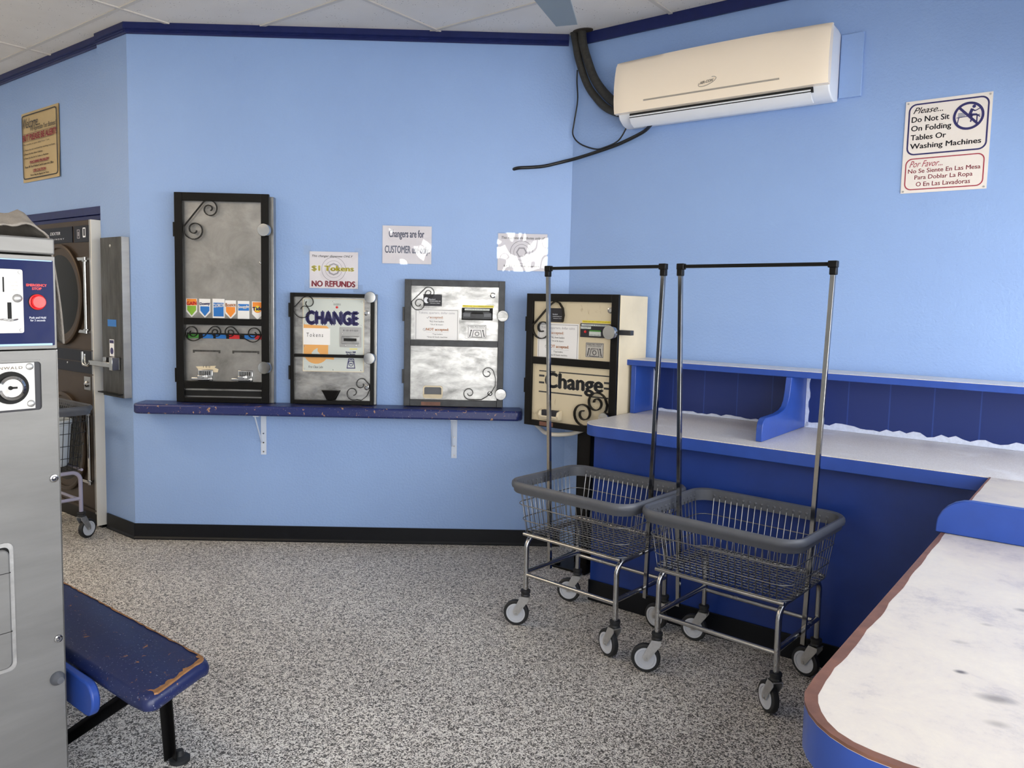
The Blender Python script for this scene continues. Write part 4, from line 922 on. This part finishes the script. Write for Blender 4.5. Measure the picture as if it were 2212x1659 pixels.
make_cart('chrome wire laundry cart with hanging rack, the front one beside the white peninsula', 1.594, 1.019, .066, angs(.066, (-.92, .38), (-.75, -.66), (-.98, .1), (-.95, -.3)), group=gcart)
make_cart('chrome wire laundry cart with hanging rack, the rear one nearer the back wall', .858, .992, .069, angs(.069, (-.9, .4), (-.9, -.4), (-.95, .3), (-.95, -.2)), group=gcart)
lc = make_cart('black wire laundry cart with grey legs standing before the dryer', -2.706, 2.205, 0, angs(0, (-.35, -.94), (-.35, -.94), (-.35, -.94), (-.35, -.94)), rimz=.885, rack=False, wire='blackwire', tube='greypaint')
CF = Frame(ST(-2.706, 2.205, 0), TH)
b = Thing(CF, 'plastic_bucket', 'white plastic bucket inside the black cart', 'bucket', (.12, .12, .482))
b.part('body', MB().lathe((.12, .12, .482), (0, 0, 1), [(.07, 0), (.082, .02), (.100, .27), (.108, .275), (.108, .30), (.103, .305), (.098, .30), (.078, .02), (.001, .015)], 28), 'bucket')
b.part('handle', MB().tube([(.12 + .110 * cos(a_), .12 - .05 - .03 * sin(a_), .76 - .10 * sin(a_)) for a_ in [pi * k / 12 for k in range(13)]], .0025, 6), 'wire')
def lump(c, rx, ry, rz, seed, n=18, m_=12, amp=.2):
    random.seed(seed); ph = [random.uniform(0, 6.28) for _ in range(6)]; mb = MB(); vs = []; fs = []
    for j in range(m_ + 1):
        th_ = pi * j / m_
        for i in range(n):
            a = 2 * pi * i / n; k = 1 + amp * (.5 * sin(3 * a + ph[0] + 2 * th_) + .3 * sin(5 * a + ph[1]) * sin(4 * th_ + ph[2]) + .3 * sin(7 * th_ + ph[3] + a))
            vs.append((c[0] + rx * k * sin(th_) * cos(a), c[1] + ry * k * sin(th_) * sin(a), c[2] - rz * k * cos(th_)))
    for j in range(m_):
        for i in range(n): fs.append((j * n + i, j * n + (i + 1) % n, (j + 1) * n + (i + 1) % n, (j + 1) * n + i))
    return mb.add(vs, fs)
single(CF, 'dark_bundle', lump((-.10, .04, .78), .10, .17, .16, 4, 26, 18, .12), 'darkfabric', 'dark cloth bundle heaped in the black cart', 'cloth', (-.10, .04, .62), smooth=80)
single(CF, 'white_sack', lump((.13, .085, .925), .050, .055, .125, 8, 24, 18, .14), 'whitefabric', 'white sack standing on the bucket in the black cart', 'sack', (.13, .085, .80), smooth=80)
# ------------------------------------------------------------------ dryer and steel box at the left wall (x = -a, front at t = .06)
th = Thing(LF, 'stacked_dryer', 'bronze stacked dryer with round dark glass door in the left wall', 'dryer', (-.88, .3, 0))
yd = -.06
th.part('cabinet', MB().box(-1.36, -.400, yd + .002, .6, .10, 2.095), 'bronze', bevel=.003)
th.part('side_strip', MB().box(-.404, -.396, yd - .004, .02, .02, 2.095), 'offwhite', bevel=.002, label='white painted side edge')
th.part('edge_trim', MB().box(-.424, -.402, yd - .004, yd + .01, .10, 2.095), 'steel')
th.part('kick_panel', MB().box(-1.36, -.404, yd + .03, .5, 0, .10), 'black')
cpn = th.part('control_panel', MB().box(-1.33, -.672, yd - .003, yd + .002, 1.952, 2.060), 'darknavy')
text(th, 'logo_lettering', 'inkwhite', yd - .0036, [('DEXTER', -1.02, 2.010, -.86, 2.030, dict(b=.01, sh=.2)), ('L A U N D R Y', -1.04, 1.975, -.80, 1.985, {})], parent=cpn)
cp2 = th.part('control_panel', MB().box(-.646, -.432, yd - .003, yd + .002, 1.950, 2.060), 'darknavy')
th.part('display', MB().ring(rr(-.60, -.56, 1.975, 2.035, .004, 2), rr(-.595, -.565, 1.98, 2.03, .003, 2), yd - .0036, yd - .003).box(-.588, -.572, yd - .0036, yd - .003, 1.99, 2.02), 'inkpale', parent=cp2)
th.part('coin_label', MB().ring(rr(-.515, -.475, 1.980, 2.045, .004, 2), rr(-.507, -.483, 1.990, 2.038, .003, 2), yd - .0036, yd - .003), 'inkwhite', parent=cp2)
for (zc, nm) in ((1.592, 'upper'), (.555, 'lower')):
    dr = th.part('door', MB().lathe((-.865, yd - .045, zc), (0, 1, 0), [(.322, .034), (.326, .022), (.340, .018), (.352, .026), (.352, .047), (.322, .047)], 56), 'bronze', smooth=50, label='round %s door ring' % nm)
    th.part('door_glass', MB().lathe((-.865, yd - .030, zc), (0, 1, 0), [(.001, .012), (.15, .013), (.26, .017), (.322, .024), (.322, .031), (.001, .031)], 56), 'glassdark', parent=dr, smooth=60)
    th.part('hinge', MB().cyl((-.462, yd - .018, zc - .255), (-.462, yd - .018, zc + .255), .011, n=12).box(-.478, -.446, yd - .03, yd - .004, zc + .225, zc + .235).box(-.478, -.446, yd - .03, yd - .004, zc - .235, zc - .225).box(-.60, -.46, yd - .010, yd + .001, zc + .235, zc + .255).box(-.60, -.46, yd - .010, yd + .001, zc - .255, zc - .235), 'chrome', parent=dr, label='long chrome hinge rod')
th.part('service_band', MB().box(-1.36, -.404, yd - .002, yd + .003, 1.060, 1.222), 'darknavy')
th.part('band_line', MB().box(-1.36, -.404, yd - .005, yd, 1.055, 1.062).box(-1.36, -.404, yd - .005, yd, 1.135, 1.140).box(-1.36, -.404, yd - .005, yd, 1.218, 1.224).box(-1.36, -.404, yd - .005, yd, .118, .126), 'bronze')
lk = th.part('lock_plate', MB().box(-.545, -.455, yd - .004, yd + .001, .950, 1.040), 'steel')
th.part('lock_knob', MB().lathe((-.500, yd - .004, .990), (0, -1, 0), [(.022, 0), (.022, .010), (.012, .018), (.001, .020)], 18), 'chrome', parent=lk)
screws(th, [(-.80, 1.120)], yd - .002, r=.008, name='rivet')
th = Thing(LF, 'steel_wall_box', 'tall narrow stained steel box on the left wall beside the corner', 'steel box', (-.155, 0, .93))
th.part('body', MB().box(-.288, -.020, -.055, -.001, .935, 1.970), 'darksteel', bevel=.002)
th.part('side_flange', MB().box(-.026, -.012, -.050, -.001, .935, 1.970), 'steel')
th.part('seam', MB().box(-.285, -.022, -.0565, -.055, 1.188, 1.192), 'groove')
th.part('tray_lip', MB().box(-.30, -.02, -.085, -.05, .955, .962), 'black')
screws(th, [(-.155, 1.915)], -.055, 'galv', r=.010, name='rivet')
stk = th.part('blue_sticker', MB().box(-.205, -.090, -.0562, -.055, 1.395, 1.440), 'blue')
stk2 = th.part('small_sticker', MB().box(-.185, -.125, -.0562, -.055, 1.200, 1.310), 'inkwhite')
th.part('sticker_print', MB().box(-.182, -.128, -.0566, -.0562, 1.285, 1.305).prism(circ(-.155, 1.235, .022, 16), -.0566, -.0562), 'inknavy', parent=stk2)
th = Thing(LF, 'padlock_hasp', 'chrome hasp bar joining the dryer to the narrow steel box', 'hasp', (-.30, -.08, 1.13))
th.part('bar', MB().box(-.385, -.075, -.105, -.085, 1.130, 1.165), 'chrome', bevel=.004)
th.part('shackle', MB().tube([(-.475, -.10, 1.215), (-.475, -.10, 1.14), (-.465, -.10, 1.125), (-.40, -.10, 1.125), (-.37, -.098, 1.145)], .010, 8), 'chrome', smooth=60)
th.part('shackle', MB().tube([(-.445, -.10, 1.20), (-.44, -.10, 1.14), (-.41, -.10, 1.135)], .007, 8), 'chrome', smooth=60)
th.part('end_plate', MB().box(-.085, -.045, -.110, -.056, 1.115, 1.200), 'chrome', bevel=.003)
th.part('staple', MB().box(-.21, -.17, -.09, -.056, 1.16, 1.195), 'chrome', bevel=.002)
# ------------------------------------------------------------------ washing machine, frame WF: x = b (negative), y = behind
th = Thing(WF, 'washing_machine', 'large stainless washing machine with navy control panel at the left edge', 'washing machine', (-.40, .4, 0))
WL = -.80
th.part('plinth', MB().box(WL, -.004, .03, .78, 0, .115), 'black')
th.part('cabinet', MB().box(WL, -.002, .004, .80, .115, 1.432), 'steel')
# front sheet with a rectangular opening for the lock recess and one for the door handle
mb = MB(); R0 = (-.300, -.041, 1.250, 1.405)
mb.ring(rr(WL, 0, .118, 1.432, .003, 1)[:8], rr(R0[0], R0[1], R0[2], R0[3], .008, 1)[:8], 0, .004)
fp = th.part('front_sheet', mb, 'washfront')
th.part('front_return', MB().box(-.004, 0, 0, .05, .118, 1.432), 'steel', parent=fp)
rc = th.part('lock_recess', MB().ring(rr(R0[0], R0[1], R0[2], R0[3], .012, 4), rr(R0[0] + .006, R0[1] - .006, R0[2] + .006, R0[3] - .006, .010, 4), -.002, .0035), 'washfront')
th.part('recess_back', MB().box(R0[0] + .003, R0[1] - .003, .0025, .0038, R0[2] + .003, R0[3] - .003), 'ink', parent=rc)
lp = th.part('lock_plate', MB().box(-.215, -.066, -.006, .002, 1.262, 1.398), 'plate', bevel=.001)
for (bx, bz) in ((-.079, 1.386), (-.078, 1.277)): th.part('bolt', MB().lathe((bx, -.006, bz), (0, -1, 0), [(.0105, 0), (.0095, .004), (.005, .0065), (.0005, .007)], 20), 'galv', parent=lp)
th.part('lock_collar', MB().lathe((-.131, -.006, 1.327), (0, -1, 0), [(.047, 0), (.047, .006), (.036, .006), (.034, .003), (.001, .003)], 36), 'groove', parent=lp)
th.part('lock_cylinder', MB().lathe((-.131, -.009, 1.327), (0, -1, 0), [(.036, 0), (.035, .014), (.028, .018), (.026, .013), (.001, .013)], 36), 'chrome', parent=lp)
th.part('keyhole', MB().box(-.134, -.118, -.0235, -.0215, 1.325, 1.331).prism(circ(-.136, 1.328, .006, 14), -.0235, -.0215), 'groove', parent=lp)
text(th, 'lock_lettering', 'greyprint', -.0064, [('GREENWALD', -.200, 1.380, -.098, 1.388, dict(b=.02, sp=1.2))], parent=lp)
# control housing
th.part('control_housing', MB().prism([(0, 1.436), (.003, 1.436), (.003, 1.709), (0, 1.709)], WL, -.0, 'x').box(WL, -.0, .003, .70, 1.436, 1.709), 'washfront', bevel=.002)
cp = th.part('control_panel', MB().prism(rr(WL + .01, -.007, 1.446, 1.697, .003, 2), -.0025, 0), 'panelnavy')
th.part('pale_stripe', MB().box(WL + .01, -.010, -.0029, -.0025, 1.6935, 1.6965).box(WL + .01, -.014, -.0029, -.0025, 1.4465, 1.4525), 'lightblueline', parent=cp)
pt = th.part('coin_plate', MB().prism(rr(-.30, -.090, 1.484, 1.667, .006, 4), -.0060, -.0025), 'plate', bevel=.0008)
screws(th, [(-.098, 1.659), (-.098, 1.492)], -.006, 'galv', parent=pt, r=.0052)
th.part('coin_slot', MB().prism(rr(-.1425, -.1385, 1.601, 1.644, .0015, 2), -.0065, -.006), 'groove', parent=pt)
th.part('return_slot', MB().box(-.1320, -.1215, -.0065, -.006, 1.525, 1.572), 'groove', parent=pt)
th.part('return_button', MB().lathe((-.106, -.006, 1.584), (0, -1, 0), [(.0125, 0), (.011, .008), (.006, .012), (.0005, .013)], 22), 'galv', parent=pt)
th.part('coin_guard', MB().tube([(-.150, -.006, 1.523), (-.146, -.013, 1.524), (-.128, -.017, 1.520), (-.112, -.013, 1.523), (-.106, -.006, 1.524)], .0022, 8), 'chrome', parent=pt, smooth=60)
text(th, 'coin_lettering', 'greyprint', -.0064, [('DOLLAR', -.126, 1.628, -.104, 1.632, {}), ('QUARTER', -.128, 1.617, -.103, 1.621, {}), ('TOKEN', -.124, 1.606, -.105, 1.610, {})], parent=pt)
th.part('stop_button', MB().lathe((-.052, -.0025, 1.574), (0, -1, 0), [(.0225, 0), (.0225, .002), (.0195, .003), (.0195, .012), (.017, .015), (.0005, .0155)], 36), 'redplastic', parent=cp, label='red emergency stop button')
th.part('button_collar', MB().lathe((-.0525, -.0024, 1.574), (0, -1, 0), [(.0240, 0), (.0240, .001), (.020, .0012), (.0005, .0012)], 36), 'groove', parent=cp)
text(th, 'panel_lettering', 'redplastic', -.0029, [('EMERGENCY', -.080, 1.6195, -.026, 1.6265, dict(b=.03)), ('STOP', -.065, 1.6095, -.040, 1.6165, dict(b=.03))], parent=cp, label='red lettering')
text(th, 'panel_lettering', 'inkwhite', -.0029, [('Push and Hold', -.074, 1.5255, -.030, 1.5315, dict(b=.01)), ('for 3 seconds', -.072, 1.5175, -.032, 1.5235, dict(b=.01))], parent=cp, label='white lettering')
th.part('top_lid', MB().box(WL, .0, -.002, .70, 1.714, 1.762), 'washfront', bevel=.005)
hd = th.part('door_handle', MB().ring(rr(-.40, -.137, .490, .876, .02, 5), rr(-.390, -.1475, .501, .864, .016, 5), -.006, 0), 'galv', label='recessed door handle surround')
th.part('handle_gap', MB().prism(rr(-.390, -.1475, .501, .864, .016, 5), -.0012, 0), 'groove', parent=hd)
th.part('handle_grip', MB().prism(rr(-.38, -.1515, .505, .860, .02, 5), -.022, -.001), 'washfront', parent=hd, bevel=.005)
th.part('handle_seam', MB().box(-.38, -.1512, -.0225, -.0, .614, .616).box(-.38, -.1512, -.0225, -.0, .790, .792), 'groove', parent=hd)
for bz in (1.043, .542): th.part('corner_lock', MB().lathe((-.0195, 0, bz), (0, -1, 0), [(.0125, 0), (.0115, .004), (.008, .005), (.007, .003), (.003, .003), (.0005, .004)], 22), 'chrome')
th.part('bumper', MB().lathe((-.026, 0, .418), (0, -1, 0), [(.021, 0), (.021, .006), (.016, .016), (.010, .026), (.0005, .027)], 24), 'greyplastic', label='grey rubber bumper cone')
# towel lying on the washer and hanging down its side
def tz(fx, fy): # height above the lid
    pk = max(0, 1 - abs(fx - .89) / (.11 if fx > .89 else .75)); return .006 + .082 * pk * max(0, 1 - abs(fy - .36) / .64)
n = 30; mb = MB(); vs = []
for i in range(n + 1):
    for j in range(n + 1):
        fx, fy = i / n, j / n; vs.append((-.36 + .366 * fx, .05 + .26 * fy, 1.764 + tz(fx, fy) + .003 * sin(fx * 40 + fy * 12)))
fs = [(i * (n + 1) + j, (i + 1) * (n + 1) + j, (i + 1) * (n + 1) + j + 1, i * (n + 1) + j + 1) for i in range(n) for j in range(n)]
mb.add(vs, fs)
vs2 = []
for i in range(n + 1):
    for j in range(n + 1):
        fz, fy = i / n, j / n
        vs2.append((.006 + .048 * fz ** .8 + .006 * sin(fy * 11 + fz * 3) * fz, .05 + .14 * fy + .03 * fz, 1.770 - .325 * fz * (1 - .12 * fy)))
mb.add(vs2, fs)
tw = single(WF, 'towel', mb, 'fabric', 'grey waffle towel bunched on top of the washing machine', 'towel', (-.1, .15, 1.763), smooth=80)
sm = tw.modifiers.new('thickness', 'SOLIDIFY'); sm.thickness = .005
# ------------------------------------------------------------------ bench: RF frame; t 2.88 to 3.145, end at s = .6
th = Thing(RF, 'bench', 'low navy painted wooden bench with chipped edges beside the washing machine', 'bench', (-.2, -3.0, 0))
sz = .43
def seat_outline(d):
    far, near = -2.875, -3.150
    o = [(-1.15 - d * 0, far - d), (.50, far - d)]
    o += [(.52 + .045 * sin(radians(a)) - d, far - .045 + .045 * cos(radians(a)) - d) for a in range(15, 91, 15)]
    o += [(.615 - d + .03 * cos(radians(a)), near + .04 + d - .035 * sin(radians(a))) for a in range(10, 91, 16)]
    o += [(.56, near + d), (-1.15, near + d)]
    return o
mb = MB(); lays = [(.012, sz - .052), (.002, sz - .045), (0, sz - .030), (.004, sz - .014), (.010, sz - .004), (.018, sz)]
L0 = [seat_outline(d) for d, z in lays]; N = len(L0[0]); vs = []; fs = []
for (d, z), o in zip(lays, L0): vs += [(p[0], p[1], z) for p in o]
for k in range(len(lays) - 1):
    for i in range(N): fs.append((k * N + i, k * N + (i + 1) % N, (k + 1) * N + (i + 1) % N, (k + 1) * N + i))
fs += [tuple(range(N))[::-1], tuple(range((len(lays) - 1) * N, len(lays) * N))]
st_ = th.part('seat', mb.add(vs, fs), 'benchpaint', smooth=50)
# worn bare wood along the far edge and at the corner
random.seed(21)
def sliver(path, w0, w1, z):
    n = len(path); o = []; i_ = []
    for k, p in enumerate(path):
        a = path[max(0, k - 1)]; b = path[min(n - 1, k + 1)]; dx, dy = b[0] - a[0], b[1] - a[1]; L = hypot(dx, dy); nx, ny = dy / L, -dx / L
        w = w0 + (w1 - w0) * random.random(); o.append((p[0] - nx * .003, p[1] - ny * .003)); i_.append((p[0] + nx * w, p[1] + ny * w))
    return MB().add([(q[0], q[1], z - .004) for q in o] + [(p[0], p[1], z + .0008) for p in path] + [(q[0], q[1], z + .0008) for q in i_],
                    [(k, k + 1, n + k + 1, n + k) for k in range(n - 1)] + [(n + k, n + k + 1, 2 * n + k + 1, 2 * n + k) for k in range(n - 1)])
so = seat_outline(.014)
th.part('worn_edge', sliver(dense(so[:2], .025), .002, .009, sz + .0006), 'woodworn', parent=st_, label='bare wood along the far edge')
cpath = dense(so[1:10], .012); n = len(cpath)
th.part('worn_corner', sliver(cpath, .006, .022, sz + .0006), 'woodworn', parent=st_, label='bare wood at the rounded corner')
th.part('side_board', MB().prism([(-1.0, .292), (.34, .292)] + [(.345 + .05 * sin(radians(a)), .347 - .055 * cos(radians(a))) for a in range(20, 180, 20)] + [(.34, .402), (-1.0, .402)], -3.185, -3.158), 'counterblue', bevel=.006, label='brighter blue side board')
def angle(a_, b_, w=.030):
    a_ = Vector(a_); b_ = Vector(b_); d = (b_ - a_).normalized(); u = Vector((1, 0, 0)); u = (u - d * u.dot(d)).normalized(); v = d.cross(u)
    mb = MB()
    for (p, q) in ((u, v), (v, u)):
        c = [a_, a_ + p * w, a_ + p * w + q * .004, a_ + q * .004]; e = [x_ + (b_ - a_) for x_ in c]
        mb.add(c + e, [(3, 2, 1, 0), (4, 5, 6, 7), (0, 1, 5, 4), (1, 2, 6, 5), (2, 3, 7, 6), (3, 0, 4, 7)])
    return mb
lg = th.part('leg', angle((.46, -2.985, .380), (.335, -2.900, .025)), 'black')
th.part('foot_pad', MB().lathe((.345, -2.878, 0), (0, 0, 1), [(.034, 0), (.034, .012), (.022, .020), (.016, .022), (.012, .040), (.001, .042)], 20), 'rubber', parent=lg)
lg = th.part('leg', angle((-.95, -2.985, .380), (-1.03, -2.900, .025)), 'black')
th.part('foot_pad', MB().lathe((-1.03, -2.880, 0), (0, 0, 1), [(.034, 0), (.034, .012), (.022, .020), (.001, .022)], 20), 'rubber', parent=lg)
th.part('brace', angle((.45, -3.075, .378), (-.05, -3.135, .02), .034), 'black')
th.part('brace', angle((-.60, -3.075, .378), (-1.02, -3.135, .02), .034), 'black')
th.part('cross_bar', MB().box(.20, .235, -3.158, -2.93, .345, .378), 'black', bevel=.002)
th.part('cross_bar', MB().box(-.90, -.865, -3.158, -2.93, .345, .378), 'black', bevel=.002)
# ------------------------------------------------------------------ ceiling fan (one blade reaches into view)
fz = 2.9; tip = Vector((.2305, 3.7405)); ax = Vector((-.265, -.964)).normalized(); hubc = tip + ax * .72
FF = Frame((hubc.x, hubc.y, 0), atan2(-ax.y, -ax.x))
th = Thing(FF, 'ceiling_fan', 'ceiling fan with grey blades hanging below the tiles', 'ceiling fan', (0, 0, HC))
th.part('rod', MB().cyl((0, 0, HC - .002), (0, 0, fz + .08), .014, n=14).lathe((0, 0, HC - .001), (0, 0, -1), [(.07, 0), (.065, .03), (.02, .05)], 24), 'tee')
th.part('motor', MB().lathe((0, 0, fz + .09), (0, 0, -1), [(.04, 0), (.11, .02), (.125, .06), (.11, .11), (.05, .13), (.001, .135)], 30), 'tee')
for k in range(4):
    a = k * pi / 2; c_, s_ = cos(a), sin(a)
    def rt_(x, y): return (x * c_ - y * s_, x * s_ + y * c_)
    bl = [rt_(.16, -.05), rt_(.30, -.083), rt_(.40, -.077), rt_(.718, -.052), rt_(.722, .052), rt_(.40, .077), rt_(.30, .083), rt_(.16, .05)]
    bo = th.part('blade', MB().prism(bl, fz, fz + .008, 'z'), 'fan', bevel=.002)
    th.part('blade_arm', MB().prism([rt_(.08, -.02), rt_(.22, -.03), rt_(.22, .03), rt_(.08, .02)], fz + .008, fz + .014, 'z'), 'tee', parent=bo)
run_text()
